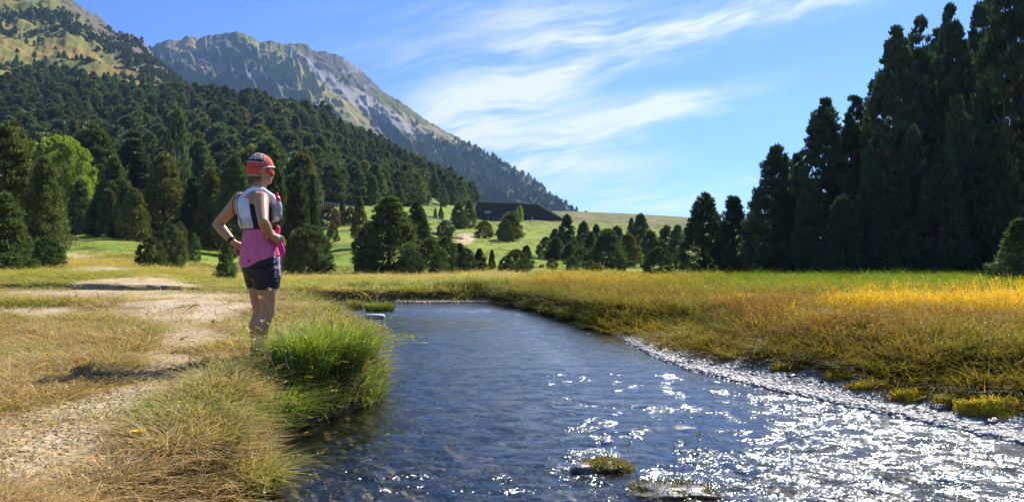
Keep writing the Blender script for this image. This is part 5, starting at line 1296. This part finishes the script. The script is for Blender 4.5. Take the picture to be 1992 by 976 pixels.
    # trim line and cord on the pack
    for k, (a0, z0, z1) in enumerate([(150, 380, 440), (176, 382, 444)]):
        pts = []
        for py in np.linspace(z0, z1, 7):
            a = np.interp(py, [376, 384, 395, 408, 422, 436, 447], [.095, .128, .150, .152, .146, .138, .134]) + .024; b = np.interp(py, [376, 384, 395, 408, 422, 436, 447], [.12, .158, .18, .18, .174, .17, .17]) + .02; cx_ = np.interp(py, [376, 395, 422, 447], [495, 495, 499, 503])
            pts.append(J(cx_, py) + Fd * a * math.cos(R(a0)) + Rt * b * math.sin(R(a0)))
        link('trim_cord', tubes_mesh('trim_cord', [(pts[i], pts[i + 1], .0035, .0035) for i in range(6)], dark, 6), vest)
    # cap: crown, dark band, patterned panel, strap
    def capshell(name, m, el0, el1, az0, az1, k, parent=root, ne=14, na=40, tilt=-14):
        V = []; F = []; tl = R(tilt)
        for i in range(ne + 1):
            e = R(el0 + (el1 - el0) * i / ne)
            for j in range(na + 1):
                a = R(az0 + (az1 - az0) * j / na); p = np.array([math.cos(e) * math.cos(a), math.cos(e) * math.sin(a), math.sin(e)])
                # tilt about hr so the back reaches down to the nape
                x_, z_ = p[0] * math.cos(tl) + p[2] * math.sin(tl), -p[0] * math.sin(tl) + p[2] * math.cos(tl)
                V.append(hc + Up * .012 + hf * x_ * (.108 + k) + hr * p[1] * (.089 + k) + Up * z_ * (.121 + k))
        for i in range(ne):
            for j in range(na): F.append((i * (na + 1) + j, i * (na + 1) + j + 1, (i + 1) * (na + 1) + j + 1, (i + 1) * (na + 1) + j))
        o = link(name, mesh_np(name, np.array(V), [np.array(F)], [m], smooth=True), parent); s_ = o.modifiers.new('s', 'SOLIDIFY'); s_.thickness = .004; s_.offset = 0
        return o
    cap = capshell('cap', red, -8, 89.5, 0, 360, 0.0, tilt=24)
    capshell('cap_back_panel', red, -34, 20, 118, 262, .003, cap, tilt=6)
    capshell('patterned_panel', patt, 22, 66, 95, 262, .006, cap, tilt=6)
    capshell('dark_band', dark, 17, 25, 100, 262, .008, cap, tilt=6)
    capshell('edge_piping', plain('cap_piping', (.60, .50, .42)), 14.5, 17, 100, 262, .008, cap, tilt=6); capshell('edge_piping', bpy.data.materials['cap_piping'], -36, -33, 118, 262, .006, cap, tilt=6)
    hb = []
    r = np.random.default_rng(2)
    for k in range(70):
        a = R(110 + 150 * r.random()); p0 = hc + hf * .088 * math.cos(a) + hr * .078 * math.sin(a) - Up * .055; p1 = p0 - Up * (.02 + .035 * r.random()) + unit(p0 - hc) * .004 + r.normal(size=3) * .006
        hb.append((p0, p1, .0028, .0012))
    link('hair', tubes_mesh('hair', hb, plain('greying_brown_hair', (.16, .11, .07)), 5), root)
    # sunglasses, watch
    gl = plain('sunglass_lens', (.02, .02, .03), .1, .8); fr = plain('sunglass_frame', (.70, .70, .80), .3, .5)
    remesh('sunglasses', [ell(hc + hf * .098 + hr * s * .032 + Up * .022, .008, .028, .018, hf, hr) for s in (-1, 1)] , gl, .003, 1)
    for s in (-1, 1):
        link('glasses_temple', tubes_mesh('glasses_temple', [(hc + hf * .092 + hr * s * .062 + Up * .026, hc + hf * .02 + hr * s * .090 + Up * .022, .0045, .004), (hc + hf * .02 + hr * s * .090 + Up * .022, hc - hf * .02 + hr * s * .088 + Up * .008, .004, .004)], fr, 8), root)
    wt = Lw + (Le - Lw) * .12; dd = unit(Le - Lw); u = unit(np.cross(dd, Up)); w = np.cross(dd, u)
    wa = remesh('watch', [loft([(wt - dd * .014, .034, .034), (wt + dd * .014, .035, .035)], fd=u, rt=w, e=1)], dark, .004, 1)
    # socks and trail shoes
    for ank, nm in ((RA, 1), (LA, 2)):
        sk = remesh('sock', [tube([ank + np.array([0, 0, .055]), ank + np.array([0, 0, -.01])], [.043, .042])], dark, .005, 1)
        so_ = remesh('shoe', [loft([(ank + np.array([0, 0, -.0]) - Fd * .01, .045, .04), (ank + np.array([0, 0, -.03]) + Fd * .02, .085, .045), (ank + np.array([0, 0, -.055]) + Fd * .045, .13, .05), (ank + np.array([0, 0, -.072]) + Fd * .045, .135, .052)])], cloth('shoe_fabric_%d' % nm, (.16, .13, .12), (.36, .28, .22), 24), .006, 2)
        soft('sole', [loft([(ank + np.array([0, 0, -.072]) + Fd * .045, .140, .055), (ank + np.array([0, 0, -.096]) + Fd * .045, .138, .054)])], plain('shoe_sole', (.5, .47, .42)), so_)
runner()
